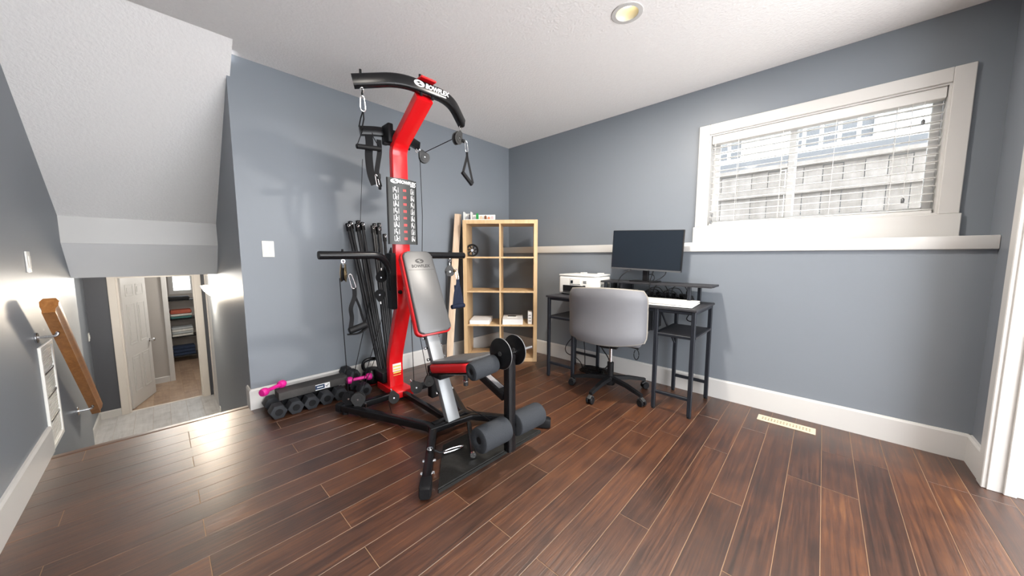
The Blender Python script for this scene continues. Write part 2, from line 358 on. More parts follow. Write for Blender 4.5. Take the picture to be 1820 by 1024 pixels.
for r in range(8):
    y0 = -3.84+0.18*r; xs = [-4.61]+[x for x in (-4.2+0.45*(r%3), -3.0+0.4*(r%3)) ]+[-1.50]
    for a, b in zip(xs, xs[1:]):
        obj('plank', bx(a+0.001,b-0.001,y0+0.001,min(y0+0.18,-2.455)-0.001,-1.268,-1.26), MHF, fh, smooth=False)
ff = struct(obj('floor_far_room', bx(-8.12,-4.61,-5.2,-1.38,-1.36,-1.264), MGAP))
for r in range(12):
    y0 = -4.2+0.18*r
    for a, b in ((-8.0,-7.1+0.3*(r%3)),(-7.1+0.3*(r%3),-5.7+0.3*(r%2)),(-5.7+0.3*(r%2),-4.62)):
        obj('plank', bx(a+0.001,b-0.001,y0+0.001,y0+0.179,-1.268,-1.26), MRF, ff, smooth=False)
struct(obj('trim_threshold', bx(-4.64,-4.60,-3.54,-2.72,-1.262,-1.254,bev=0.003), MTRC))

# baseboards
def base(name, a, b, t=0.015, h=0.15, z=0.0, m=MTR):
    a = V((*a,0)); b = V((*b,0)); d = (b-a).normalized(); nrm = V((d.y,-d.x,0)); L = (b-a).length
    prof = [(0,0),(t,0),(t,h-0.012),(t-0.006,h),(0,h)]
    bm = nb(); A, B = [[bm.verts.new((c.x+nrm.x*p, c.y+nrm.y*p, z+q)) for p,q in prof] for c in (a,b)]
    bm.faces.new(A); bm.faces.new(B[::-1])
    for i in range(5): bm.faces.new((A[i],A[(i+1)%5],B[(i+1)%5],B[i]))
    return struct(obj(name, bm, m, smooth=False))
base('baseboard_left', (0,-2.693), (0,-D))            # wall behind the gym
base('baseboard_window', (0,-D), (3.593,-D))
base('baseboard_right', (3.593,-D), (3.593,-0.375), t=0.018)
base('baseboard_stair_left', (3.6,-3.575), (-0.175,-3.575))
base('baseboard_corner', (-0.12,-2.69), (0.016,-2.69), h=0.15, t=0.012)
base('baseboard_hall_left', (-1.58,-3.83), (-4.55,-3.83), z=-1.26, h=0.11)
base('baseboard_hall_end', (-4.55,-3.83), (-4.55,-3.62), z=-1.26, h=0.11)
base('baseboard_hall_right', (-4.55,-2.58), (-2.45,-2.58), z=-1.26, h=0.11)
base('baseboard_far_room', (-5.95,-5.0), (-5.95,-3.02), z=-1.26, h=0.11)
# window wall ledge, casing, opening trim
struct(obj('trim_1', bx(0,3.592,-D-0.022,0.0,1.143,1.214,bev=0.004,seg=2), MTR))
w1 = struct(obj('window_1', bx(2.151,2.227,-0.018,0,1.345,2.142,bev=0.003), MTR))
obj('casing', bx(3.405,3.481,-0.018,0,1.345,2.142,bev=0.003), MTR, w1)
obj('casing', bx(2.227,3.405,-0.018,0,2.065,2.142,bev=0.003), MTR, w1)
obj('apron', bx(2.140,3.489,-0.022,0,1.214,1.345,bev=0.003), MTR, w1)
bm = nb()
for a in ((2.227,2.237,1.345,2.065),(3.395,3.405,1.345,2.065),(2.237,3.395,1.345,1.355),(2.237,3.395,2.055,2.065)): box(bm, a[0],a[1],-0.005,0.16,a[2],a[3])
obj('jamb', bm, MTR, w1)
def sash(name, x0, x1, y, parent):
    bm = nb(); t = 0.038
    for a in ((x0,x0+t,1.36,2.05),(x1-t,x1,1.36,2.05),(x0+t,x1-t,1.36,1.36+t),(x0+t,x1-t,2.05-t,2.05)): box(bm, a[0],a[1],y,y+0.03,a[2],a[3],bev=0.003)
    s = obj(name, bm, MVIY, parent); obj('pane', bx(x0+t,x1-t,y+0.012,y+0.018,1.36+t,2.05-t), MGLS, s, smooth=False); return s
sash('sash', 2.240, 2.76, 0.115, w1); sash('sash', 2.715, 3.392, 0.085, w1)
tr = struct(obj('trim_2', bx(3.570,3.593,-0.445,-0.378,0,2.33,bev=0.003), MTR))
obj('jamb', bx(3.585,3.735,-0.452,-0.44,0,2.26,bev=0.002), MTR, tr)
obj('door_stop', bx(3.63,3.665,-0.464,-0.452,0,2.26,bev=0.002), MTR, tr)
obj('casing', bx(3.72,3.742,-0.445,-0.37,0,2.33,bev=0.003), MTR, tr)

# ================================================================== OUTSIDE THE WINDOW
struct(obj('ground', bx(-6,12,0.17,14,0.85,1.0), MGRD))
fe = thing('garden_fence', 'weathered board fence standing outside the window', 'fence', (2.6,2.0,1.0))
for k in range(34):
    x = -2.6+0.16*k
    obj('fence_board', bx(x+0.002,x+0.156,-0.012,0.012,0.0,1.10+0.006*((k*7)%3)), MFEN, fe, smooth=False)
obj('fence_rail', bx(-2.6,2.84,-0.05,-0.012,0.82,0.90), MFEN, fe); obj('cap_rail', bx(-2.6,2.84,-0.06,0.05,1.12,1.17), MFEN, fe)
rl = thing('deck_railing', 'white baluster railing of the deck beyond the fence', 'railing', (2.4,4.0,1.0))
obj('top_rail', bx(-2.6,2.6,-0.05,0.05,2.10,2.18), MVIY, rl); obj('bottom_rail', bx(-2.6,2.6,-0.04,0.04,1.72,1.80), MVIY, rl)
obj('middle_rail', bx(-2.6,2.6,-0.02,0.02,1.93,1.97), MVIY, rl)
for k in range(27): x = -2.6+0.2*k; obj('baluster', bx(x-0.022,x+0.022,-0.022,0.022,1.80,2.10), MVIY, rl)
for x in (-2.6,0.0,2.6): obj('post', bx(x-0.05,x+0.05,-0.05,0.05,0,2.25), MVIY, rl)
obj('deck_floor', bx(-2.7,2.7,-0.06,1.85,1.56,1.72), MSID, rl)
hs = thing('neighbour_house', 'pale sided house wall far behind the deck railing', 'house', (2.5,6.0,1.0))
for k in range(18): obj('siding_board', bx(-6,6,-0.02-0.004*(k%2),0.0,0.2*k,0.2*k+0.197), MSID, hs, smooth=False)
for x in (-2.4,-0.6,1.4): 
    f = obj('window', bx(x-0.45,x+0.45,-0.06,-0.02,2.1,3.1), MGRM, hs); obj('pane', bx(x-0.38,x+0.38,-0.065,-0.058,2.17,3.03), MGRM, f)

# blind
bl = thing('window_blind', 'white wooden venetian blind with open slats in the window', 'blind', (2.816,0.045,2.055))
obj('headrail', bx(-0.575,0.575,-0.038,0.03,-0.062,0.0,bev=0.003), MSLT, bl)
zs = [-0.085-0.0452*k for k in range(14)]
for z in zs:
    bm = nb(); prof = [(-0.025,-0.001),(0,0.0016),(0.025,-0.001),(0.025,-0.0036),(0,-0.001),(-0.025,-0.0036)]
    sweep(bm, [(-0.572,0,0),(0.572,0,0)], prof)
    o = obj('slat', bm, MSLT, bl); o.location = (0,0,z); o.rotation_euler = (math.radians(6),0,0)
obj('bottom_rail', bx(-0.572,0.572,-0.025,0.025,-0.702,-0.682,bev=0.003), MSLT, bl)
for x in (-0.40,-0.135,0.135,0.40):
    for y in (-0.026,0.026): obj('ladder_cord', bx(x-0.0012,x+0.0012,y-0.0008,y+0.0008,-0.69,-0.06), MSLT, bl, smooth=False)
for x, z1, sgn in ((0.50,-0.16,1),(0.455,-0.60,1),(-0.55,-0.60,-1),(-0.555,-0.655,-1)):
    c = obj('lift_cord', tube([(x,-0.035,-0.04),(x,-0.036,z1)], 0.0012, 5), MSLT, bl)
    obj('cord_tassel', lathe(nb(), [(0.003,0),(0.008,-0.008),(0.007,-0.030),(0.0,-0.032)], 10, M.Translation((x,-0.036,z1))), MGRM, c)

# ================================================================== FIXTURES
t = thing('recessed_ceiling_light', 'round recessed ceiling light with cream reflector', 'ceiling light', (2.071,-1.218,2.44))
obj('trim_ring', lathe(nb(), [(0.058,0.0),(0.060,-0.005),(0.082,-0.004),(0.085,0.002),(0.058,0.002)], 32, None, True), MTR, t)
obj('reflector', lathe(nb(), [(0.059,-0.002),(0.0590,0.004),(0.052,0.030),(0.044,0.062),(0.040,0.062),(0.048,0.030),(0.055,0.003)], 32, None, True), MREF, t)
obj('bulb', lathe(nb(), [(0.0,0.040),(0.026,0.043),(0.038,0.052),(0.039,0.064),(0.0,0.064)], 24), MBUL, t)
t = thing('light_switch', 'white double light switch plate on the blue wall beside the gym', 'switch', (0.0,-2.53,1.158))
obj('plate', bx(0,0.006,-0.036,0.036,-0.058,0.058,bev=0.002,seg=2), MWPL, t)
for y in (-0.017,0.017): obj('rocker', bx(0.006,0.010,y-0.012,y+0.012,-0.034,0.034,bev=0.0015), MWPL, t)
t = thing('wall_sensor', 'slim white sensor plate high on the stairwell wall', 'sensor', (-0.235,-3.575,1.075))
obj('plate', bx(-0.036,0.036,0,0.007,-0.058,0.058,bev=0.002,seg=2), MWPL, t); obj('rocker', bx(-0.016,0.016,0.007,0.011,-0.034,0.034,bev=0.0015), MWPL, t)
t = thing('light_switch', 'small ivory switch plate on the dark wall of the lower hall', 'switch', (-4.47,-3.83,-0.02))
obj('plate', bx(-0.036,0.036,0,0.007,-0.058,0.058,bev=0.002), MWPL, t); obj('rocker', bx(-0.014,0.014,0.007,0.012,-0.03,0.03,bev=0.002), MWPL, t)
t = thing('return_air_grille', 'tall white return air grille low on the stairwell wall', 'grille', (-0.335,-3.575,0.0))
bm = nb()
for a in ((-0.15,-0.128,0.0,0.60),(0.128,0.15,0.0,0.60),(-0.128,0.128,0.0,0.025),(-0.128,0.128,0.575,0.60)): box(bm, a[0],a[1],0,0.012,a[2],a[3],bev=0.002)
obj('frame', bm, MWPL, t); obj('backing', bx(-0.13,0.13,0.0005,0.003,0.02,0.58), MWPL, t)
for z in (0.155,0.295,0.435): obj('crossbar', bx(-0.128,0.128,0.0,0.008,z-0.007,z+0.007,bev=0.001), MGRM, t)
for i in range(4):
    for k in range(9):
        z = 0.035+0.14*i+0.0125*k
        obj('louvre', bx(-0.126,0.126,0.003,0.006,z,z+0.009), MWPL, t, smooth=False)
t = thing('floor_vent', 'ivory metal floor register set in the planks under the window', 'vent', (2.835,-0.318,0.0))
bm = nb(); box(bm, -0.148,0.148,-0.047,-0.022,0,0.005,bev=0.0015); box(bm, -0.148,0.148,0.022,0.047,0,0.005,bev=0.0015); box(bm, -0.148,-0.128,-0.022,0.022,0,0.005,bev=0.0015); box(bm, 0.128,0.148,-0.022,0.022,0,0.005,bev=0.0015)
obj('frame', bm, MIVO, t); obj('damper', bx(-0.13,0.13,-0.024,0.024,0.0003,0.0012), mat('vent_shadow_gap', (0.30,0.25,0.17), 0.7), t)  # damper in a darker ivory: shade between the bars put into its colour
for k in range(17): x = -0.128+0.016*k; obj('bar', bx(x-0.0045,x+0.0045,-0.023,0.023,0.001,0.0045), MIVO, t, smooth=False)
obj('bar_lengthwise', bx(-0.13,0.13,-0.003,0.003,0.001,0.0048), MIVO, t)
# handrail
t = thing('stair_handrail', 'brown oak handrail on chrome brackets along the stairwell wall', 'handrail', (0,0,0))
P0, P1 = V((-0.065,-3.50,0.845)), V((-1.165,-3.50,-0.085))
prof = [(-0.019,-0.032),(0.019,-0.032),(0.019,-0.015),(0.026,-0.004),(0.028,0.016),(0.018,0.030),(-0.018,0.030),(-0.028,0.016),(-0.026,-0.004),(-0.019,-0.015)]
obj('rail', sweep(nb(), [P0,P1], [(a*1.15,b*1.5) for a,b in prof]), MOAK, t)
for f in (0.11, 0.86):
    p = P0.lerp(P1,f)
    b = obj('bracket', sweep(nb(), fillet([p+V((0,-0.073,-0.085)),p+V((0,0,-0.085)),p+V((0,0,-0.045))],0.02,4), circ(0.008,10)), MCHR, t)
    obj('rosette', cyl(nb(), p+V((0,-0.0745,-0.085)), p+V((0,-0.066,-0.085)), 0.03, 20, 0.002), MCHR, b)
    d = (P1-P0).normalized(); obj('saddle', sweep(nb(), [p-d*0.04+V((0,0,-0.05)), p+d*0.04+V((0,0,-0.05))], rrect(0.024,0.005,0.002)), MCHR, b)
# sconce
t = thing('wall_sconce', 'lit frosted glass wall sconce on the stairwell wall', 'wall lamp', (-2.02,-2.69,0.74))
obj('back_plate', bx(-0.05,0.05,-0.012,0,-0.07,0.07,bev=0.004), MCHR, t)
bm = nb()
pr = [(a*0.8,b*0.85) for a,b in [(0.0,-0.10),(0.035,-0.085),(0.075,-0.045),(0.11,0.01),(0.125,0.05),(0.120,0.05),(0.105,0.012),(0.07,-0.04),(0.032,-0.078),(0.0,-0.09)]]
lathe(bm, pr, 24); bmesh.ops.bisect_plane(bm, geom=bm.verts[:]+bm.edges[:]+bm.faces[:], plane_co=(0,-0.012,0), plane_no=(0,1,0), clear_outer=True)
obj('glass_shade', bm, MGLO, t)
obj('bulb', lathe(nb(), [(0.0,-0.03),(0.02,-0.02),(0.025,0.0),(0.015,0.03),(0.0,0.035)], 12, M.Translation((0,-0.05,0.0))), MBUL, t)
lp = lamp('sconce_lamp', 'POINT', (-2.02,-2.79,0.72), 46, (1.0,0.86,0.68), 0.08)
t = thing('wall_outlet', 'small white outlet plate low on the stairwell right wall', 'outlet', (-2.3,-2.69,-0.78))
obj('plate', bx(-0.036,0.036,-0.006,0,-0.058,0.058,bev=0.002), MWPL, t); obj('socket', bx(-0.016,0.016,-0.009,-0.006,-0.034,0.034,bev=0.001), MWPL, t)

# ================================================================== LOWER HALL DOOR, FAR ROOM
tr = struct(obj('trim_3', bx(-4.55,-4.53,-3.62,-3.54,-1.26,0.87,bev=0.003), MTRC))
obj('casing', bx(-4.55,-4.53,-2.72,-2.635,-1.26,0.87,bev=0.003), MTRC, tr); obj('casing', bx(-4.55,-4.53,-3.54,-2.72,0.80,0.87,bev=0.003), MTRC, tr)
bm = nb(); box(bm, -4.67,-4.55,-3.54,-3.522,-1.26,0.8); box(bm, -4.67,-4.55,-2.738,-2.72,-1.26,0.8); box(bm, -4.67,-4.55,-3.52,-2.738,0.785,0.8); obj('jamb', bm, MTRC, tr)
tr = struct(obj('trim_4', bx(-4.42,-4.34,-2.60,-2.58,-1.26,0.87,bev=0.003), MTRC))
obj('casing', bx(-3.50,-3.42,-2.60,-2.58,-1.26,0.87,bev=0.003), MTRC, tr); obj('casing', bx(-4.34,-3.50,-2.60,-2.58,0.80,0.87,bev=0.003), MTRC, tr)
obj('door_leaf', bx(-4.335,-3.505,-2.592,-2.582,-1.255,0.80), MTR, tr)
tr = struct(obj('trim_5', bx(-5.95,-5.93,-3.09,-3.02,-1.26,1.05,bev=0.003), MTR))
dr = struct(obj('door_1', bx(0,0.74,-0.016,0.016,0,2.03,bev=0.002), MTR)); dr.location = (-4.70,-3.52,-1.252); dr.rotation_euler = (0,0,math.atan2(0.235,-0.71))
for side in (-1,1):
    for x0, x1 in ((0.10,0.335),(0.405,0.64)):
        for z0, z1 in ((0.22,0.80),(0.98,1.62),(1.74,1.92)):
            ys = sorted((side*0.016, side*0.021))
            bm = nb()
            for a in ((x0,x0+0.02,z0,z1),(x1-0.02,x1,z0,z1),(x0+0.02,x1-0.02,z0,z0+0.02),(x0+0.02,x1-0.02,z1-0.02,z1)): box(bm, a[0],a[1],ys[0],ys[1],a[2],a[3],bev=0.003)
            box(bm, x0+0.045,x1-0.045,ys[0],ys[1],z0+0.045,z1-0.045,bev=0.004)
            obj('panel', bm, MTR, dr)
    obj('door_knob', lathe(nb(), [(0.030,0),(0.030,0.006),(0.012,0.012),(0.012,0.035),(0.026,0.045),(0.029,0.058),(0.020,0.072),(0.0,0.075)], 20, align((0,side,0),(0.68,side*0.016,0.94))), MCHR, dr)
for z in (0.20,1.05,1.85): obj('hinge', cyl(nb(), (0.0,0.022,z-0.045), (0.0,0.022,z+0.045), 0.008, 10), MCHR, dr)
# closet shelf and clothes
sh = thing('closet_shelf', 'dark shelf rack of clothes in the far room under its window', 'shelf', (-7.6,-2.70,-1.26))
for x in (-0.18,0.18):
    for y in (-0.33,0.40): obj('post', bx(x-0.014,x+0.014,y-0.014,y+0.014,0,1.44), MBLK, sh)
SZ = (0.14,0.58,0.98,1.40)
for z in SZ: obj('shelf_board', bx(-0.19,0.19,-0.34,0.41,z-0.022,z,bev=0.002), MBLK if z > 0.2 else MGRP, sh)
def garment(x, y, z, w, d, h, m, label, cat='clothes'):
    bm = nb(); box(bm, -w/2,w/2,-d/2,d/2,0,h,bev=min(h,d)*0.35,seg=3)
    for v in bm.verts: v.co.x += random.uniform(-0.006,0.006); v.co.y += random.uniform(-0.008,0.008)
    o = obj('folded_garment', bm, m, None, (x,y,z)); tag(o, label, cat, 'folded clothes on the closet shelf'); return o
cl = {k: mat('cloth_'+k, c, 0.85, var=0.35, scale=18, bump=0.3, bscale=60) for k, c in dict(red=(0.42,0.10,0.06),teal=(0.05,0.16,0.15),white=(0.62,0.62,0.58),grey=(0.42,0.45,0.46),navy=(0.02,0.035,0.075),black=(0.02,0.02,0.022),khaki=(0.20,0.20,0.14)).items()}
X = -7.56
def stackg(y, z, items, d=0.30):
    for (m, h, lab) in items: garment(X, y, z+0.001, 0.28, d, h, cl[m], lab); z += h+0.002
stackg(-2.83, -1.26+SZ[0], [('navy',0.07,'lowest dark navy jeans folded on the bottom closet shelf'),('navy',0.07,'middle navy jeans folded on the bottom closet shelf'),('navy',0.06,'topmost navy jeans folded on the bottom closet shelf')], 0.36)
stackg(-2.47, -1.26+SZ[0], [('grey',0.10,'grey garment folded beside the navy jeans')], 0.2)
stackg(-2.83, -1.26+SZ[1], [('white',0.05,'lowest white shirt of the pale stack'),('grey',0.05,'second shirt of the pale stack, light grey'),('white',0.05,'third shirt of the pale stack, white'),('grey',0.05,'topmost shirt of the pale stack, light grey')], 0.34)
stackg(-2.47, -1.26+SZ[1], [('black',0.16,'black garment folded beside the pale shirts')], 0.22)
stackg(-2.83, -1.26+SZ[2], [('teal',0.05,'dark teal shirt under the white and red ones'),('white',0.05,'white shirt between the teal and red ones'),('red',0.09,'rust red shirt on top of its stack')], 0.34)
stackg(-2.47, -1.26+SZ[2], [('khaki',0.13,'khaki garment folded beside the red shirt')], 0.22)
stackg(-2.84, -1.26+SZ[3], [('black',0.07,'black cap like garment lying on top of the closet shelf')], 0.34)
stackg(-2.46, -1.26+SZ[3], [('black',0.11,'black bundled garment on top of the closet shelf near the jamb')], 0.22)
w2 = struct(obj('window_2', bx(-8.0,-7.98,-2.98,-2.90,0.23,0.93), MTR))
for a in ((-2.30,-2.22,0.23,0.93),(-2.90,-2.30,0.85,0.93),(-2.90,-2.30,0.23,0.31)): obj('casing', bx(-8.0,-7.98,*a), MTR, w2)
obj('pane', bx(-8.06,-8.055,-2.90,-2.30,0.31,0.85), MGLS, w2); obj('muntin', bx(-8.07,-8.04,-2.615,-2.585,0.31,0.85), MVIY, w2)

# ================================================================== CUBE SHELF
ux, uy = 0.761, 0.649
RZ = math.atan2(uy,ux)
sf = thing('cube_shelf', 'pale birch cube shelf with eight open cells standing across the corner', 'shelf', (0.232,-0.928,0), RZ)
SW, SD, SH = 0.768, 0.36, 1.475
obj('side_panel', bx(0,0.038,0,SD,0,SH,bev=0.001), MBIR, sf); obj('side_panel', bx(SW-0.038,SW,0,SD,0,SH,bev=0.001), MBIR, sf)
obj('top_board', bx(0.038,SW-0.038,0,SD,SH-0.038,SH,bev=0.001), MBIR, sf); obj('bottom_board', bx(0.038,SW-0.038,0,SD,0,0.038,bev=0.001), MBIR, sf)
obj('divider', bx(SW/2-0.008,SW/2+0.008,0.002,SD,0.038,SH-0.038,bev=0.0008), MBIR, sf)
SHZ = (0.382,0.738,1.093)
for z in SHZ:
    for a, b in ((0.038,SW/2-0.008),(SW/2+0.008,SW-0.038)): obj('shelf_board', bx(a,b,0.002,SD,z-0.008,z+0.008,bev=0.0008), MBIR, sf)
def onshelf(u, d, z): return (0.232+ux*u-uy*d, -0.928+uy*u+ux*d, z)
# things in the shelf
t = thing('exercise_wheel', 'black spoked exercise wheel in the top left cell', 'wheel', onshelf(0.085,0.075,SHZ[2]+0.008), RZ+0.15)
obj('tyre', lathe(nb(), [(0.048,-0.014),(0.060,-0.018),(0.066,-0.010),(0.067,0.0),(0.066,0.010),(0.060,0.018),(0.048,0.014)], 32, align((0,1,0),(0,0,0.067)), True), MBLM, t)
for k in range(7):
    a = 2*PI*k/7; obj('spoke', sweep(nb(), [(0.012*math.cos(a),0,0.067+0.012*math.sin(a)),(0.050*math.cos(a+0.25),0,0.067+0.050*math.sin(a+0.25))], rrect(0.012,0.012,0.003), up=(0,1,0)), MBLM, t)
obj('hub', cyl(nb(), (0,-0.024,0.067), (0,0.024,0.067), 0.016, 20, 0.002), MCHR, t)
def sheets(name, label, u, d, w, l, h, n, rz, cat='paper'):
    t = thing(name, label, cat, onshelf(u,d,SHZ[0]+0.0085), RZ+rz)
    for k in range(n): obj('sheet_bundle', bx(-w/2+0.002*(k%2),w/2-0.002*((k+1)%2),-l/2,l/2,h*k/n+0.0002,h*(k+1)/n-0.0004), MPAP, t, smooth=False)
    return t
sheets('paper_stack', 'stack of white printer paper in the third row left cell', 0.165, 0.16, 0.215, 0.28, 0.042, 4, 0.0)
sheets('paper_stack', 'white papers stacked in the third row right cell under a black holder', 0.51, 0.16, 0.215, 0.28, 0.055, 5, 0.03)
t = thing('card_holder', 'small black and white holder lying on the right cell papers', 'holder', onshelf(0.50,0.15,SHZ[0]+0.0085+0.0555), RZ)
obj('tray', bx(-0.055,0.055,-0.03,0.03,0,0.010,bev=0.002), MWPL, t); obj('pad', bx(-0.045,0.045,-0.022,0.022,0.010,0.014,bev=0.002), MBLM, t)
t = thing('white_carton', 'narrow white carton standing at the right side of the third row', 'box', onshelf(0.695,0.12,SHZ[0]+0.0085), RZ)
obj('carton_body', bx(-0.022,0.022,-0.07,0.07,0,0.125,bev=0.002), MPAP, t); obj('flap', bx(-0.021,0.021,-0.069,0.0,0.125,0.128), MPAP, t)
for z in (0.03,0.06,0.09): obj('print_line', bx(-0.015,0.012,-0.0708,-0.0702,z,z+0.008), MGRM, t)
t = thing('toy_brick_set', 'white toy brick set with small colourful pieces on top of the shelf', 'toy', onshelf(0.165,0.08,SH), RZ)
obj('base_plate', bx(-0.16,0.16,-0.05,0.05,0,0.01), MWPL, t); obj('back_wall', bx(-0.16,0.16,0.035,0.05,0.01,0.065), MWPL, t)
bm = nb()
for a in ((-0.16,-0.15,-0.05,0.035),(-0.085,-0.075,-0.05,0.035)): box(bm, a[0],a[1],a[2],a[3],0.01,0.085)
box(bm, -0.15,-0.085,0.02,0.034,0.01,0.075); obj('tower', bm, MWPL, t)
for i, (x, y, h, c) in enumerate(((-0.02,-0.02,0.06,(0.01,0.25,0.05)),(0.065,-0.02,0.035,(0.16,0.06,0.02)),(0.02,-0.03,0.03,(0.70,0.45,0.30)),(0.10,-0.025,0.022,(0.6,0.2,0.1)),(-0.125,-0.03,0.03,(0.25,0.25,0.27)),(-0.10,0.0,0.05,(0.3,0.3,0.32)),(-0.05,-0.03,0.025,(0.35,0.35,0.36)),(0.135,-0.02,0.03,(0.6,0.42,0.42)))):
    p = obj('toy_piece', bx(x-0.012,x+0.012,y-0.010,y+0.010,0.01,0.01+h,bev=0.002), mat('toy_colour_%d'%i, c, 0.35), t)
    obj('stud', cyl(nb(), (x,y,0.01+h), (x,y,0.016+h), 0.006, 10), p.data.materials[0], p)
# leaning boards
t = thing('wooden_board', 'pale pine board leaning against the left side of the shelf', 'board', (0,0,0))
obj('plank_face', sweep(nb(), [(0.15,-1.065,0.0),(0.105,-0.885,1.545)], rrect(0.07,0.034,0.003), up=(0.8,-0.6,0)), MPIN, t)
obj('end_grain', sweep(nb(), [(0.105,-0.885,1.5452),(0.1049,-0.8848,1.547)], rrect(0.066,0.030,0.003), up=(0.8,-0.6,0)), MBIR, t)

# ================================================================== DESK
dk = thing('computer_desk', 'black steel desk with dark boards, side shelves and a raised monitor shelf', 'desk', (0,0,0))
DX0, DX1, DY0, DY1, DZ = 1.122, 2.365, -0.685, -0.195, 0.752
obj('desktop', bx(DX0,DX1,DY0,DY1,DZ-0.016,DZ,bev=0.002), MDSK, dk)
def sq(a, b, w=0.026): return sweep(nb(), [a,b], rrect(w,w,0.003,2), up=(0,1,0) if abs(a[2]-b[2]) > abs(a[1]-b[1]) else (0,0,1))
legs = [(x,y) for x in (1.15,1.41,2.105,2.345) for y in (-0.668,-0.225)]
for x, y in legs:
    g = obj('leg', sq((x,y,0.012),(x,y,DZ-0.017)), MDSS, dk)
    obj('foot', cyl(nb(), (x,y,0.0), (x,y,0.014), 0.013, 12), MBLM, g)
for x0, x1 in ((1.163,1.397),(2.118,2.332)):
    obj('front_bar', sq((x0,-0.668,0.13),(x1,-0.668,0.13),0.022), MDSS, dk); obj('back_bar', sq((x0,-0.225,0.13),(x1,-0.225,0.13),0.022), MDSS, dk)
    obj('side_shelf', bx(x0-0.03,x1+0.028,-0.65,-0.24,0.548,0.562,bev=0.001), MDSK, dk)
    obj('shelf_bar', sq((x0,-0.668,0.555),(x1,-0.668,0.555),0.020), MDSS, dk)
for x in (1.15,1.41,2.105,2.345):
    obj('side_bar', sq((x,-0.655,0.555),(x,-0.238,0.555),0.018), MDSS, dk); obj('top_bar', sq((x,-0.655,DZ-0.028),(x,-0.238,DZ-0.028),0.020), MDSS, dk)
obj('front_rail', sq((1.155,-0.668,DZ-0.028),(2.34,-0.668,DZ-0.028),0.020), MDSS, dk); obj('back_rail', sq((1.155,-0.225,DZ-0.028),(2.34,-0.225,DZ-0.028),0.020), MDSS, dk)
obj('brace', sq((2.105,-0.24,0.40),(1.96,-0.225,0.70),0.014), MDSS, dk)
obj('monitor_shelf', bx(1.52,2.385,-0.41,-0.19,0.878,0.893,bev=0.002), MDSK, dk)
for x, y in ((1.56,-0.39),(1.56,-0.21),(1.72,-0.21),(2.235,-0.39),(2.26,-0.21)): obj('shelf_post', sq((x,y,DZ),(x,y,0.878),0.024), MDSS, dk)
obj('shelf_post', bx(1.70,1.714,-0.40,-0.21,DZ,0.878), MDSK, dk)
# monitor
mo = thing('computer_monitor', 'dark flat computer monitor slightly tilted on the raised desk shelf', 'monitor', (1.863,-0.30,0.893), math.radians(1.5))
T = M.Translation((0,0,0.262)) @ M.Rotation(math.radians(2.2),4,'Y')
obj('bezel', bx(-0.287,0.287,-0.012,0.022,-0.166,0.166,bev=0.004,seg=2,mx=T), MBLM, mo)
obj('screen', bx(-0.281,0.281,-0.0135,-0.0115,-0.152,0.161,mx=T), MSCR, mo); obj('chin', bx(-0.287,0.287,-0.014,-0.010,-0.167,-0.154,mx=T), MGRM, mo)
obj('back_cover', bx(-0.16,0.16,0.02,0.05,-0.11,0.11,bev=0.012,seg=2,mx=T), MBLM, mo)
obj('stand_neck', bx(-0.022,0.022,0.012,0.05,0.008,0.20,bev=0.003), MBLM, mo); obj('stand_base', bx(-0.11,0.11,-0.05,0.09,0,0.008,bev=0.003,seg=2), MBLM, mo)
# printer
pt = thing('printer', 'white inkjet printer on the left end of the desk', 'printer', (1.322,-0.50,DZ))
bm = nb(); box(bm, -0.185,0.185,0,0.30,0.008,0.17,bev=0.016,seg=3); obj('body', bm, MWPL, pt)
bm = nb(); box(bm, -0.186,0.186,0.0,0.30,0.172,0.188,bev=0.006,seg=2); obj('lid', bm, MWPL, pt)
obj('control_panel', bx(-0.06,0.05,-0.006,0.004,0.100,0.155,bev=0.003), MWPL, pt)
obj('display', bx(-0.052,-0.028,-0.0075,-0.0055,0.108,0.135), MSCR, pt)
obj('output_slot', bx(-0.14,0.10,-0.004,0.02,0.030,0.088,bev=0.003), MBLM, pt); obj('output_tray', bx(-0.13,0.09,-0.02,0.01,0.024,0.032,bev=0.002), MGRP, pt)
for z, w in ((0.125,0.032),(0.112,0.032),(0.086,0.024)): obj('button_row', bx(0.075,0.075+w,-0.002,0.001,z,z+0.008), MGRM, pt)
for x in (-0.08,0.10): obj('lid_hinge', bx(x,x+0.04,0.20,0.27,0.188,0.198,bev=0.004), MWPL, pt)
for x in (-0.16,0.16):
    for y in (0.03,0.27): obj('foot', cyl(nb(), (x,y,0), (x,y,0.01), 0.012, 10), MBLM, pt)
# laptop
lt = thing('laptop', 'closed white laptop lying on the right end of the desk', 'laptop', (2.115,-0.52,DZ), math.radians(4))
obj('base', bx(-0.20,0.20,-0.145,0.145,0.003,0.015,bev=0.005,seg=2), MWPL, lt); obj('lid', bx(-0.20,0.20,-0.145,0.145,0.0165,0.026,bev=0.004,seg=2), MWPL, lt)
obj('hinge', cyl(nb(), (-0.12,0.146,0.016), (0.12,0.146,0.016), 0.006, 10), MBLM, lt)
for x in (-0.17,0.17):
    for y in (-0.12,0.12): obj('foot', cyl(nb(), (x,y,0), (x,y,0.004), 0.008, 8), MBLM, lt)
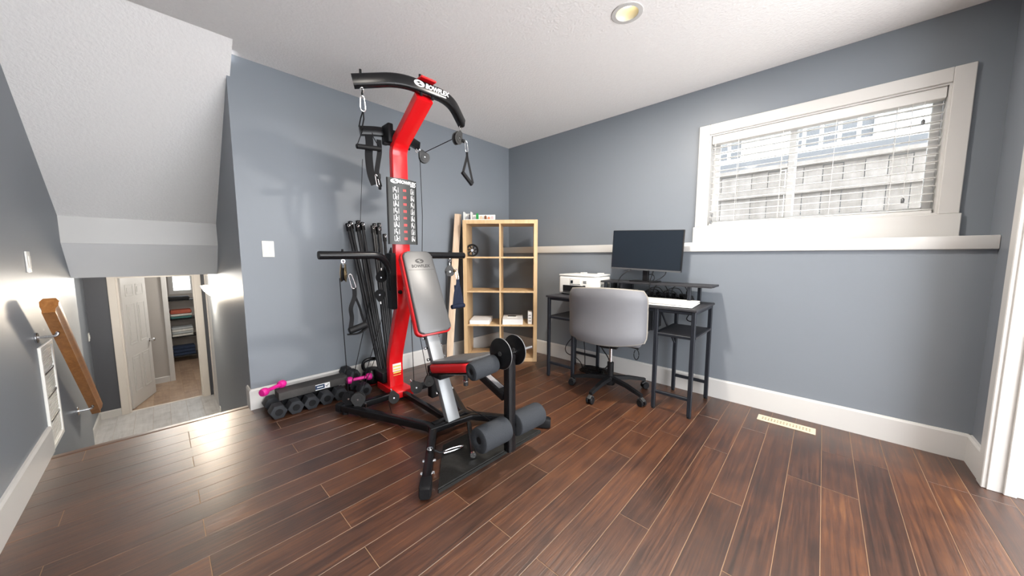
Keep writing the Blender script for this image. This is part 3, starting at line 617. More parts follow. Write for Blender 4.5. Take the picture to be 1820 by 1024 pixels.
# jar, power strip, cables
jr = thing('candle_jar', 'small cream and brown round jar under the raised desk shelf', 'jar', (1.80,-0.36,DZ))
obj('jar_body', lathe(nb(), [(0.030,0),(0.033,0.004),(0.033,0.062),(0.030,0.066)], 20), mat('cream_jar_label', (0.62,0.52,0.42), 0.5, var=0.35, scale=60), jr); obj('lid', lathe(nb(), [(0.034,0.066),(0.034,0.076),(0.0,0.078)], 20), MBRS, jr)
ps = thing('power_strip', 'black power strip lying at the back of the desk among cables', 'power strip', (2.02,-0.235,DZ))
obj('strip_body', bx(-0.15,0.15,-0.022,0.022,0,0.028,bev=0.004), MBLM, ps)
for k in range(5): obj('plug', bx(-0.135+0.06*k,-0.10+0.06*k,-0.016,0.016,0.028,0.055,bev=0.004), MBLM, ps)
pa = thing('power_adapter', 'black adapter block on the desk beside the shelf post', 'adapter', (2.20,-0.28,DZ))
obj('block', bx(-0.03,0.03,-0.025,0.025,0,0.05,bev=0.006), MBLM, pa); obj('plug', bx(-0.015,0.015,-0.012,0.012,0.05,0.085,bev=0.004), MBLM, pa)
def cable(label, ctrl, r=0.003, m=None, group=None, name='cable'):
    o = obj(name, tube(smooth_path(ctrl,6), r, 6), m or MBLM); tag(o, label, 'cable', group); return o
cable('black cable arching out left of the monitor neck', [(1.83,-0.27,1.04),(1.76,-0.30,1.00),(1.70,-0.36,0.95),(1.69,-0.416,0.89),(1.69,-0.417,0.78),(1.70,-0.40,0.757)])
cable('black cable hanging straight down from the middle of the monitor', [(1.935,-0.285,1.01),(1.93,-0.31,0.96),(1.945,-0.40,0.905),(1.95,-0.418,0.87),(1.95,-0.36,0.80),(1.97,-0.30,0.757)])
cable('black cable curving down from the right part of the monitor', [(2.03,-0.285,1.01),(2.03,-0.31,0.96),(1.99,-0.37,0.915),(1.955,-0.413,0.897),(1.953,-0.417,0.84),(1.93,-0.33,0.76)])
cable('black cable looping beside the monitor neck', [(1.875,-0.262,0.95),(1.92,-0.28,0.955),(1.945,-0.30,0.93),(1.95,-0.35,0.905),(1.96,-0.40,0.899)])
for k in range(9):
    x = 1.84+0.035*k; a = 0.05+0.02*((k*5)%4)
    cable('black cable coiled in the tangle under the raised desk shelf', [(x,-0.34+0.02*(k%3),DZ+0.006),(x+0.02,-0.36+0.03*(k%2),DZ+a),(x+0.09,-0.34+0.02*((k+1)%3),DZ+a+0.012),(x+0.13,-0.32,DZ+0.03),(x+0.10,-0.30-0.03*(k%2),DZ+0.006),(x-0.03,-0.33,DZ+0.007)], 0.0032, None, 'tangled cables under the raised shelf')
cable('black cable drooping below the desk onto the right side shelf', [(2.17,-0.19,0.735),(2.19,-0.175,0.66),(2.17,-0.18,0.60),(2.21,-0.19,0.585),(2.235,-0.20,0.62),(2.19,-0.175,0.70)], 0.004)
cable('black cable hanging below the printer and curving to the left', [(1.30,-0.185,0.73),(1.27,-0.18,0.62),(1.30,-0.18,0.50),(1.20,-0.19,0.38),(1.07,-0.25,0.20),(1.10,-0.30,0.13),(1.20,-0.30,0.105),(1.26,-0.29,0.06),(1.29,-0.30,0.006)], 0.004)
cable('black cable dropping straight behind the left desk legs', [(1.24,-0.185,0.73),(1.25,-0.18,0.5),(1.24,-0.20,0.30),(1.27,-0.23,0.16),(1.30,-0.27,0.006)], 0.004)
cable('black cable falling to the cable heap on the floor', [(1.42,-0.19,0.73),(1.43,-0.19,0.45),(1.42,-0.20,0.26),(1.52,-0.22,0.14),(1.53,-0.25,0.08),(1.47,-0.29,0.006)], 0.005)
for k in range(5):
    cable('black cable coiled in the heap on the floor under the desk', smooth_path([(1.38+0.10*math.cos(a)+0.01*k, -0.33+0.05*math.sin(a)+0.006*k, 0.006+0.009*k) for a in [0.3*k+2*PI*i/8 for i in range(9)]],2), 0.0045, None, 'cable heap on the floor')
cable('white cable hanging beside the chair under the printer', [(1.33,-0.19,0.60),(1.335,-0.19,0.54),(1.345,-0.19,0.48),(1.33,-0.19,0.44)], 0.006, MWPL)
bm = nb(); box(bm, 1.455,1.53,-0.30,-0.26,0.0,0.05,bev=0.006)
o = obj('power_adapter', bm, MBLM); tag(o, 'black adapter block on the floor at the cable heap', 'adapter')
ct = thing('computer_case', 'black computer case standing on a bracket under the desktop beside the chair', 'computer', (1.95,-0.44,0.53))
obj('case_body', bx(-0.05,0.05,-0.18,0.18,0,0.195,bev=0.004), MBLM, ct); obj('front_panel', bx(-0.048,0.048,-0.186,-0.18,0.004,0.191,bev=0.003), MBLK, ct)
obj('hanger', bx(-0.056,0.056,-0.02,0.02,-0.004,0.205,bev=0.002), MDSS, ct)
# office chair
HX, HY = 1.735, -0.61
ch = thing('office_chair', 'grey upholstered armless swivel chair pushed up to the desk', 'chair', (HX,HY,0), math.radians(14.5))
for k in range(5):
    a = math.radians(-98+72*k)-math.radians(14.5)+math.radians(8); c, s = math.cos(a), math.sin(a)
    lg = obj('base_leg', sweep(nb(), [(0.03*c,0.03*s,0.115),(0.17*c,0.17*s,0.105),(0.315*c,0.315*s,0.078)], [(-0.019,-0.012),(0.019,-0.012),(0.015,0.014),(-0.015,0.014)], scale=[1.15,1.0,0.8]), MBLM, ch)
    cx, cy = 0.305*c, 0.305*s
    cs = obj('caster', cyl(nb(), (cx,cy,0.04), (cx,cy,0.085), 0.008, 8), MBLM, ch)
    for q in (-1,1):
        b = V((-s,c,0)); obj('caster_wheel', cyl(nb(), V((cx+0.012*c,cy+0.012*s,0.0275))+b*q*0.006, V((cx+0.012*c,cy+0.012*s,0.0275))+b*q*0.025, 0.0275, 18, 0.004), MBLM, cs)
    obj('caster_hood', sweep(nb(), [(cx+0.012*c-0.03*c,cy+0.012*s-0.03*s,0.045),(cx+0.012*c,cy+0.012*s,0.062),(cx+0.012*c+0.026*c,cy+0.012*s+0.026*s,0.045)], rrect(0.03,0.008,0.003)), MGRP, cs)
obj('hub', lathe(nb(), [(0.035,0.06),(0.042,0.075),(0.042,0.125),(0.03,0.135)], 20), MBLM, ch)
obj('gas_lift_sleeve', lathe(nb(), [(0.026,0.12),(0.026,0.245),(0.020,0.25)], 20), MBLM, ch); obj('gas_lift_rod', cyl(nb(), (0,0,0.24), (0,0,0.40), 0.013, 16), MCHR, ch)
obj('tilt_mechanism', bx(-0.07,0.07,-0.11,0.10,0.385,0.43,bev=0.008), MBLM, ch)
obj('tilt_lever', tube(smooth_path([(0.07,0.0,0.40),(0.19,-0.03,0.395),(0.215,-0.03,0.39)],4),0.006,8), MBLM, ch)
obj('lever_loop', sweep(nb(), smooth_path([(0.20+0.018*math.sin(q),-0.03,0.345+0.04*math.cos(q)) for q in [2*PI*i/12 for i in range(12)]],2), circ(0.0035,6), closed=False), MBLM, ch)
bm = nb(); box(bm, -0.25,0.25,-0.19,0.26,0.43,0.52,bev=0.035,seg=4)
obj('seat', bm, MFAB, ch)
# curved backrest shell: grid bent around the sitter
def backrest():
    bm = nb(); NX, NZ = 16, 12; w, z0, z1 = 0.285, 0.455, 0.875
    def pt(i, j, off):
        u = -1+2*i/NX; v = j/NZ
        # rounded corners
        uu = u; zz = z0+(z1-z0)*v
        edge = 1-0.10*max(0,(v-0.82)/0.18)**2.2-0.05*max(0,(0.15-v)/0.15)**2
        x = uu*w*edge
        zz += -0.018*u*u*(1 if v > 0.5 else -1.6)*abs(2*v-1)
        y = -0.262+0.085*u*u+0.045*(v-0.5)**2*-2 - 0.03*(v-0.2)
        t = 0.026*(1-abs(u)**6)*(1-abs(2*v-1)**6)+0.012
        return (x, y+off*t, zz)
    G = [[[bm.verts.new(pt(i,j,o)) for j in range(NZ+1)] for i in range(NX+1)] for o in (-1,1)]
    for o in (0,1):
        for i in range(NX):
            for j in range(NZ): bm.faces.new((G[o][i][j],G[o][i+1][j],G[o][i+1][j+1],G[o][i][j+1]))
    rim = [(i,0) for i in range(NX)]+[(NX,j) for j in range(NZ)]+[(i,NZ) for i in range(NX,0,-1)]+[(0,j) for j in range(NZ,0,-1)]
    for a, b in zip(rim, rim[1:]+rim[:1]): bm.faces.new((G[0][a[0]][a[1]],G[0][b[0]][b[1]],G[1][b[0]][b[1]],G[1][a[0]][a[1]]))
    path = [V(pt(i,j,0)) for i,j in rim]
    return bm, path
bm, path = backrest()
obj('backrest', bm, MFAB, ch, ang=60)
obj('edge_piping', sweep(nb(), path, circ(0.0075,8), up=(0,1,0), closed=True), MFBT, ch)
obj('back_bracket', sweep(nb(), fillet([(0,-0.08,0.41),(0,-0.225,0.41),(0,-0.235,0.56)],0.05,5), rrect(0.06,0.008,0.003), up=(0,1,0)), MBLM, ch)
obj('seat_piping', sweep(nb(), [(-0.22,-0.195,0.475),(0.22,-0.195,0.475),(0.252,-0.16,0.475),(0.252,0.23,0.475),(0.22,0.262,0.475),(-0.22,0.262,0.475),(-0.252,0.23,0.475),(-0.252,-0.16,0.475)], circ(0.006,6), closed=True), MFBT, ch)

# ================================================================== FLOOR WEIGHTS
def dumbbell(loc, rz, label, r=0.052, L=0.265, group='hex dumbbells along the wall'):
    t = thing('hex_dumbbell', label, 'dumbbell', loc, rz, group)
    hl = 0.085
    for sgn in (-1,1):
        poly = [(r*math.cos(PI/6+PI/3*i+PI/6), r*math.sin(PI/6+PI/3*i+PI/6)) for i in range(6)]
        x0, x1 = sorted((sgn*(L/2-hl), sgn*L/2))
        bm = prism(nb(), poly, x0, x1, M(((0,0,1,0),(1,0,0,0),(0,1,0,0),(0,0,0,1))), bev=0.006)
        h = obj('head', bm, MHEX, t, ang=20)
        obj('end_cap', cyl(nb(), (sgn*(L/2-0.001),0,0), (sgn*(L/2+0.0015),0,0), r*0.45, 18), MBLM, h)
    obj('handle', lathe(nb(), [(0.014,-(L/2-hl)),(0.017,-0.02),(0.017,0.02),(0.014,L/2-hl)], 14, align((1,0,0))), MCHR, t)
    return t
zc = 0.052*math.cos(PI/6)
nm = ['nearest the stair opening, under the pink dumbbell','second from the stair opening','third from the stair opening','fourth from the stair opening','fifth from the stair opening, by the beam right end']
for y, n_ in zip((-2.59,-2.488,-2.388,-2.288,-2.188), nm): dumbbell((0.177,y,zc), 0, 'black hex dumbbell '+n_)
dumbbell((0.235,-2.03,zc), 0.05, 'grey black hex dumbbell lying under the right pink dumbbell')
dumbbell((0.125,-2.055,0.136), 0.1, 'hex dumbbell lying on top of others beside the kettlebell', r=0.045, L=0.20)
t = thing('foam_beam', 'long dark grey foam beam with a blue label resting on the dumbbells', 'beam', (0.163,-2.335,0.0915))
obj('beam_body', bx(-0.062,0.062,-0.235,0.235,0.0,0.055,bev=0.004,seg=2), MGRB, t)
lb = obj('label', bx(0.0615,0.063,-0.005,0.095,0.006,0.048), mat('navy_label', (0.01,0.035,0.09), 0.4), t)
obj('white_field', bx(0.063,0.0636,0.058,0.095,0.006,0.048), MPRW, lb); obj('border', bx(0.063,0.0636,-0.005,0.058,0.006,0.011), MPRW, lb); obj('border', bx(0.063,0.0636,-0.005,0.058,0.043,0.048), MPRW, lb); obj('print_bar', bx(0.063,0.0636,0.006,0.048,0.023,0.031), MPRW, lb); obj('check_mark', sweep(nb(), [(0.0642,0.066,0.028),(0.0642,0.073,0.019),(0.0642,0.086,0.037)], rrect(0.004,0.001,0.0004,2), up=(1,0,0)), MSCR, lb)
def pink(loc, rz, label, tilt=0.0):
    t = thing('vinyl_dumbbell', label, 'dumbbell', loc, rz); t.rotation_euler[1] = tilt
    for sgn in (-1,1): obj('head', lathe(nb(), [(0.010,0.0),(0.024,0.006),(0.0285,0.018),(0.0285,0.034),(0.023,0.046),(0.0,0.050)], 16, align((sgn,0,0),(sgn*0.048,0,0))), MPNK, t)
    obj('handle', lathe(nb(), [(0.0135,-0.055),(0.0135,0.055)], 14, align((1,0,0))), MPNK, t)
pink((0.150,-2.585,0.172), math.radians(125), 'magenta dumbbell lying across the left end of the grey beam', 0.0)
pink((0.262,-2.03,0.118), math.radians(80), 'magenta dumbbell lying in front of the kettlebell', 0.0)
t = thing('kettlebell', 'black kettlebell with a thick loop handle beside the gym mast', 'kettlebell', (0.135,-1.875,0), math.radians(75))
obj('bell', lathe(nb(), [(0.0,0.0),(0.05,0.0),(0.072,0.028),(0.082,0.068),(0.074,0.108),(0.05,0.135),(0.0,0.145)], 24), MBLK, t)
obj('handle', sweep(nb(), smooth_path([(-0.045,0,0.115),(-0.066,0,0.150),(-0.062,0,0.195),(-0.03,0,0.215),(0.03,0,0.215),(0.062,0,0.195),(0.066,0,0.150),(0.045,0,0.115)],5), circ(0.0145,12), up=(0,1,0)), MBLK, t)
obj('foot_ring', lathe(nb(), [(0.052,0.0),(0.054,0.002),(0.054,0.008),(0.050,0.008)], 24, None, True), MREDV, t)

# ================================================================== HOME GYM   local frame: x = forward (s), y = lateral, z up
GX = math.atan2(-0.026, 1)
gy = thing('home_gym', 'red and black home gym machine with power rods and a bench', 'gym machine', (0.45,-1.84,0), GX)
G = gy
def G2W(p): return M.Translation((0.45,-1.84,0)) @ M.Rotation(GX,4,'Z') @ V(p)
# mast: flat red box column with a kink at the foot and a curved top
mp = fillet([(0.045,0,0.03),(0.04,0,0.30),(0.215,0,0.735),(0.215,0,1.885),(0.585,0,2.108)],0.07,6)
mast = obj('mast', sweep(nb(), mp, rrect(0.058,0.115,0.008,3)if False else rrect(0.115,0.058,0.008,3), up=(-1,0,0.2)), MRED, G)
obj('mast_base', bx(-0.13,0.20,-0.075,0.075,0.02,0.075,bev=0.006,seg=2), MRED, G)
for x in (-0.10,0.13): obj('floor_pad', bx(x,x+0.05,-0.06,0.06,0.0,0.021), MBLM, G)
st_ = obj('warning_sticker', bx(0.0695,0.071,-0.030,0.040,0.14,0.255), MPRW, G)
for k in range(4): obj('sticker_band', bx(0.071,0.0716,-0.026,0.036,0.152+0.025*k,0.164+0.025*k), MYEL, st_)
k_ = obj('mast_knob', cyl(nb(), (0.245,-0.038,0.845), (0.268,-0.038,0.845), 0.014, 14, 0.003), MBLM, G)
# exercise chart on the mast
def chart():
    bm = nb(); N = 10; hw, z0, z1 = 0.107, 1.192, 1.655
    def pt(i, z, o): u = -1+2*i/N; return (0.282-0.028*u*u-o, hw*u, z)
    R = [[[bm.verts.new(pt(i,z,o)) for z in (z0,z1)] for i in range(N+1)] for o in (0,0.004)]
    for o in (0,1):
        for i in range(N): bm.faces.new((R[o][i][0],R[o][i+1][0],R[o][i+1][1],R[o][i][1]))
    for i in range(N):
        for e in (0,1): bm.faces.new((R[0][i][e],R[0][i+1][e],R[1][i+1][e],R[1][i][e]))
    for i in (0,N): bm.faces.new((R[0][i][0],R[0][i][1],R[1][i][1],R[1][i][0]))
    return bm
cht = obj('exercise_chart', chart(), MCHT, G)
for y in (-0.108,0.108): obj('chart_edge', bx(0.246,0.258,y-0.004,y+0.004,1.192,1.655), MBLM, cht)
obj('chart_holder', bx(0.24,0.278,-0.03,0.03,1.25,1.60), MBLM, cht)
def onchart(y, z): 
    u = y/0.107; return frame((-0.056*u,0.107,0), (0,0,1), (0.283-0.028*u*u,y,z))
def logo(parent, mx, w, m, m2):
    poly = [(w/2*math.cos(2*PI*i/24), w*0.26*math.sin(2*PI*i/24)) for i in range(24)]
    o = obj('logo_oval', prism(nb(), poly, 0, 0.0007, mx), m, parent, smooth=False)
    sw = [(-0.36,-0.02),(-0.10,0.15),(0.20,0.15),(-0.02,0.04),(0.16,-0.05),(0.36,0.0),(0.12,-0.16),(-0.20,-0.15),(0.03,-0.05),(-0.14,0.03)]
    obj('logo_swoosh', prism(nb(), [(a*w,b*w) for a,b in sw], 0.0007, 0.0013, mx), m2, o, smooth=False)
    return o
logo(cht, onchart(-0.060,1.632), 0.062, MPRW, MCHT)
text('chart_lettering', 'BOWFLEX', 0.030, MPRW, cht, onchart(0.030,1.628), 0.0012, 0.12, xs=1.0)
obj('chart_subtitle', bx(0.2762,0.2768,0.055,0.092,1.606,1.613), MPRW, cht)
figs = [[(-.3,.5),(-.1,.5),(-.1,.1),(.25,.05),(.25,-.5),(.1,-.5),(.08,-.1),(-.3,-.1)],[(-.1,.5),(.1,.5),(.1,.2),(.4,.1),(.35,0),(.1,.05),(.3,-.5),(.15,-.5),(0,-.1),(-.2,-.5),(-.35,-.5),(-.1,0)],[(-.2,.5),(0,.45),(.1,.1),(.4,-.1),(.45,-.4),(.3,-.4),(.2,-.15),(-.1,-.1),(-.2,-.5),(-.35,-.5),(-.3,0)]]
for r in range(8):
    z = 1.572-0.0485*r
    for y in (-0.058,0.070):
        mx = onchart(y,z); f = figs[(r+(y > 0))%3]
        bm = prism(nb(), [(a*0.030,b*0.032-0.003) for a,b in f], 0, 0.0006, mx)
        prism(bm, [(0.0045*math.cos(2*PI*i/8)-0.003, 0.0045*math.sin(2*PI*i/8)+0.0185) for i in range(8)], 0, 0.0006, mx)
        for a in (-0.017,0.016): prism(bm, [(a,-0.018),(a+0.0022,-0.018),(a+0.0022,0.018),(a,0.018)], 0, 0.0006, mx)
        obj('exercise_figure', bm, MPRW, cht, smooth=False)
    mx = onchart(0.006,z); bm = nb()
    for a in (-0.010,-0.001,0.008): prism(bm, [(a-0.003,-0.010+0.004*((r+1)%2)),(a+0.003,-0.008),(a+0.003,0.010),(a-0.003,0.008)], 0, 0.0006, mx)
    obj('chart_mark', bm, MPRR, cht, smooth=False)
# lat bar
lp_ = fillet([(0.49,-0.400,2.097),(0.60,-0.165,2.153),(0.60,0.185,2.153),(0.49,0.365,2.075)],0.10,8)
lat = obj('lat_bar', sweep(nb(), lp_, rrect(0.050,0.072,0.014,4)), MBLK, G)
mxl = frame((0,1,0), (0,0,1), (0.6256,0.0,2.155))
logo(lat, frame((0,1,0),(0,0,1),(0.6256,-0.055,2.160)), 0.072, MPRW, MBLK)
text('bar_lettering', 'BOWFLEX', 0.037, MPRW, lat, frame((0,1,0),(0,0,1),(0.6256,0.072,2.160)), 0.0014, 0.15, xs=1.0)
obj('bar_subtitle', bx(0.6255,0.6262,0.088,0.138,2.133,2.140), MPRW, lat)
obj('top_plate', bx(0.555,0.645,-0.050,0.055,2.1935,2.206,bev=0.002), MRED, G)
for y in (-0.035,0.045):
    obj('top_bolt', cyl(nb(), (0.60,y,2.19), (0.60,y,2.228), 0.008, 8), MBLM, G); obj('lower_bolt', cyl(nb(), (0.61,y,2.10), (0.61,y,2.118), 0.009, 8), MBLM, G)
def eye(p, parent=None):
    p = V(p); b = obj('eye_bolt', cyl(nb(), p+V((0,0,0.0)), p+V((0,0,0.012)), 0.006, 8), MCHR, parent or G)
    obj('eye_ring', sweep(nb(), [p+V((0,0.011*math.cos(2*PI*i/12),-0.011+0.011*math.sin(2*PI*i/12))) for i in range(12)], circ(0.003,6), up=(1,0,0), closed=True), MCHR, b)
    return b
eye((0.515,-0.36,2.068)); obj('top_bolt', cyl(nb(), (0.515,-0.365,2.14), (0.515,-0.365,2.165), 0.007, 8), MBLM, G); eye((0.50,0.345,2.05))
# rear upper cross arm
ca = fillet([(0.12,-0.228,1.965),(0.155,-0.10,1.985),(0.155,0.10,1.985),(0.12,0.215,1.965)],0.06,4)
obj('upper_arm', sweep(nb(), ca, rrect(0.045,0.060,0.008,3)), MBLK, G)
obj('arm_collar', bx(0.135,0.25,-0.085,-0.045,1.90,2.03,bev=0.01,seg=2), MBLM, G); obj('arm_collar', bx(0.135,0.25,0.045,0.085,1.90,2.00,bev=0.01,seg=2), MBLM, G)
obj('arm_bolt', cyl(nb(), (0.2,-0.10,1.90), (0.2,0.10,1.90), 0.011, 10), MBLM, G)
eye((0.125,0.20,1.934))
# pulleys
def pulley(at, axis, hang, r=0.043, m=None, wm=None):
    # at = wheel centre, axis = wheel axis, hang = direction towards its hook
    a = V(axis).normalized(); h = V(hang).normalized(); s = h.cross(a)
    mx = M.Translation(V(at)) @ M(((s.x,h.x,a.x),(s.y,h.y,a.y),(s.z,h.z,a.z))).to_4x4()
    w = obj('pulley', lathe(nb(), [(0.0,-0.009),(r*0.9,-0.009),(r*0.9,-0.006),(r*0.78,0.0),(r*0.9,0.006),(r*0.9,0.009),(0.0,0.009)], 24, mx), wm or MBLM, G)
    poly = [(r*math.cos(t), r*math.sin(t)) for t in [math.radians(-220+25.9*i) for i in range(11)]]
    poly = [(r*math.cos(math.radians(q)), r*math.sin(math.radians(q))) for q in range(-205,26,21)]+[(0.014,r*1.32),(-0.014,r*1.32)]
    for z0, z1 in ((-0.0145,-0.0105),(0.0105,0.0145)):
        c = obj('cheek_plate', prism(nb(), poly, z0, z1, mx), m or MGRP, w)
    for z0, z1 in ((0.0145,0.0175),(-0.0175,-0.0145)):
        obj('cover_ring', lathe(nb(), [(r*0.34,z0),(r*0.62,z0),(r*0.62,z1),(r*0.34,z1)], 20, mx, True), m or MGRP, w)
    obj('axle', cyl(nb(), mx @ V((0,0,-0.021)), mx @ V((0,0,0.021)), 0.006, 10), MCHR, w)
    obj('swivel', cyl(nb(), mx @ V((0,r*1.25,0)), mx @ V((0,r*1.25+0.022,0)), 0.005, 8), MCHR, w)
    return w
P7 = (0.50,0.315,1.955); P8 = (0.13,0.262,1.885)
pulley(P7, (1,0.35,0), (0,0.45,1)); pulley(P8, (1,-0.3,0), (0,-0.75,1))
PL = (0.235,-0.415,0.99); PR = (0.235,0.412,0.98)
pulley(PL, (0.5,1,0), (0,0,1), 0.050, MBRS); pulley(PR, (1,-0.55,0), (0,0,1), 0.040)
pulley((0.05,-0.085,0.945), (1,-0.55,0), (0.1,0,1), 0.040, MBLM); pulley((0.05,-0.10,0.815), (1,-0.55,0), (0.1,0,-1), 0.040, MBLM)
pulley((0.135,-0.385,0.112), (1,-0.6,0), (0,0,-1), 0.046, MBLM); pulley((0.195,-0.345,0.112), (1,-0.6,0.05), (0,0,-1), 0.046)
pulley((0.325,-0.145,0.097), (1,-0.55,0.35), (-0.6,0.1,0.35), 0.048); pulley((0.275,0.06,0.10), (1,-0.6,0.25), (-0.5,-0.3,0.6), 0.045)
# chest bar arms
for sg in (-1,1):
    pth = fillet([(0.235,0.552*sg,1.112),(0.235,0.165*sg,1.114),(0.215,0.088*sg,1.02),(0.215,0.083*sg,0.86)],0.07,7)
    a = obj('chest_arm', sweep(nb(), pth, circ(0.0265,16), up=(1,0,0)), MBLK, G)
    obj('arm_cap', cyl(nb(), (0.235,0.552*sg,1.112), (0.235,0.557*sg,1.112), 0.0255, 16), MBLM, a)
    obj('arm_bolt', cyl(nb(), (0.235,0.415*sg,1.135), (0.235,0.415*sg,1.152), 0.007, 8), MBLM, a)
    eye((0.235,0.415*sg,1.085), a)
    obj('arm_bracket', bx(0.17,0.245,min(0.056*sg,0.10*sg),max(0.056*sg,0.10*sg),0.72,1.13,bev=0.006), MBLM, G)
    obj('bracket_plate', prism(nb(), [(0.02,0.98),(0.18,1.17),(0.20,1.10),(0.16,0.92)], -0.004, 0.004, M.Translation((0,0.062*sg,0)) @ XZ), MBLM, G)
# rods
def rod(b, t, r=0.0125):
    o = obj('power_rod', tube([b, V(b).lerp(V(t),0.5), t], r, 10), MDKG, G)
    d = (V(t)-V(b)).normalized(); e = V(t)
    obj('rod_cap', sweep(nb(), [e-d*0.035, e+d*0.03], rrect(0.030,0.028,0.006,3)), MBLM, o)
    obj('rod_ring', sweep(nb(), [e+d*0.012+V((0.017,0.009*math.cos(2*PI*i/10),0.009*math.sin(2*PI*i/10))) for i in range(10)], circ(0.0025,5), up=(1,0,0), closed=True), MCHR, o)
for k, (lt_, zt, st0) in enumerate(((-0.165,1.345,-0.36),(-0.135,1.365,-0.385),(-0.100,1.345,-0.34),(-0.078,1.375,-0.375),(-0.056,1.36,-0.345))): rod((-0.13+0.012*(k%2),-0.045+0.013*k,0.13), (st0,lt_,zt))
for k, (lt_, zt, st0) in enumerate(((0.036,1.34,-0.36),(0.058,1.36,-0.375),(0.078,1.33,-0.345),(0.098,1.365,-0.37),(0.124,1.27,-0.33))): rod((-0.10+0.012*(k%2),0.015+0.013*k,0.13), (st0,lt_,zt))
rb = obj('rod_box', bx(-0.165,-0.02,-0.075,0.090,0.085,0.165,bev=0.008,seg=2), MBLM, G)
obj('rod_box_lid', bx(-0.168,-0.02,-0.078,0.093,0.165,0.174,bev=0.003), MGRP, rb)
# base frame: two bent rails (rear foot - waist - front foot), cross tubes
RAIL = rrect(0.046,0.046,0.006,3)
for sg in (-1,1):
    pth = fillet([(0.075,0.43*sg,0.042),(0.80,0.118*sg,0.042),(1.245,0.442*sg,0.034)],0.06,5)
    r_ = obj('base_rail', sweep(nb(), pth, RAIL), MBLK, G)
    d = V((1.245-0.80,0.324*sg,-0.008)).normalized(); e = V((1.245,0.442*sg,0.034))
    obj('foot_cap', sweep(nb(), [e-d*0.055,e+d*0.012,e+d*0.028], rrect(0.056,0.062,0.010,3), scale=[1,1,0.8]), MBLM, r_)
    e2 = V((0.075,0.43*sg,0.042)); d2 = V((-0.725,0.312*sg,0)).normalized()
    obj('rear_cap', sweep(nb(), [e2-d2*0.03,e2+d2*0.012], rrect(0.054,0.056,0.008,3)), MBLM, r_)
    obj('rear_foot', bx(0.06,0.12,0.43*sg-0.04*(sg > 0)-0.0,0.43*sg+0.04*(sg < 0),0.0,0.02) if False else cyl(nb(), (0.12,0.41*sg,0.0), (0.12,0.41*sg,0.021), 0.022, 12), MBLM, r_)
    obj('cross_tube', sweep(nb(), [(0.155,0.07*sg,0.045),(0.155,0.375*sg,0.045)], rrect(0.046,0.046,0.006,3)), MBLK, G)
    for q in (0.78,0.60):
        b = V((0.80,0.118*sg,0.042)).lerp(e,q); n_ = V((-d.y,d.x,0))
        obj('side_bolt', cyl(nb(), b-n_*0.034, b+n_*0.034, 0.008, 8), MCHR, r_)
    for y in (0.36,0.31): obj('pulley_bolt', cyl(nb(), (0.16+0.06*(y < 0.33),y*sg,0.03), (0.165+0.06*(y < 0.33),y*sg,0.075), 0.008, 8), MCHR, G)
obj('waist_tube', sweep(nb(), [(0.795,-0.118,0.045),(0.795,0.118,0.045)], rrect(0.05,0.05,0.006,3)), MBLK, G)
obj('center_tube', sweep(nb(), [(0.16,0,0.045),(0.80,0,0.045)], rrect(0.036,0.04,0.006,3)), MBLK, G)
obj('front_brace', sweep(nb(), fillet([(0.83,-0.16,0.052),(0.868,0.125,0.052),(0.965,0.225,0.052)],0.012,2), rrect(0.034,0.034,0.005,3)), MBLK, G)
pl = obj('foot_platform', prism(nb(), [(0.97,-0.165),(1.262,-0.385),(1.262,0.36),(0.97,0.16)], 0.004, 0.022, bev=0.003), MPLT, G)
obj('platform_edge', prism(nb(), [(1.262,-0.385),(1.268,-0.385),(1.268,0.36),(1.262,0.36)], 0.0, 0.016), MPLT, pl)
bt = obj('foot_bar', cyl(nb(), (0.925,0.06,0.05), (1.20,-0.125,0.045), 0.0145, 14), MBLK, G); obj('bar_cap', cyl(nb(), (1.195,-0.122,0.0452), (1.204,-0.128,0.0448), 0.0165, 16), MCHR, bt)
rbolt = obj('tow_ring', sweep(nb(), [(1.02+0.014*math.cos(2*PI*i/14), -0.278+0.014*math.sin(2*PI*i/14), 0.068) for i in range(14)], circ(0.0035,6), closed=True), MCHR, G)
obj('ring_bolt', cyl(nb(), (1.02,-0.278,0.05), (1.02,-0.278,0.075), 0.006, 8), MCHR, rbolt)
sc_ = smooth_path([(1.06,-0.215,0.034),(1.075,-0.165,0.034),(1.083,-0.115,0.034),(1.078,-0.100,0.034),(1.066,-0.115,0.034),(1.05,-0.16,0.034),(1.045,-0.205,0.034),(1.052,-0.218,0.034)],4)
sc_o = obj('spring_clip', sweep(nb(), sc_, circ(0.0045,8), closed=True), MCHR, G)
obj('clip_strap', tube([(1.035,-0.262,0.060),(1.045,-0.235,0.04),(1.053,-0.212,0.034)], 0.006, 8), MBLM, sc_o)
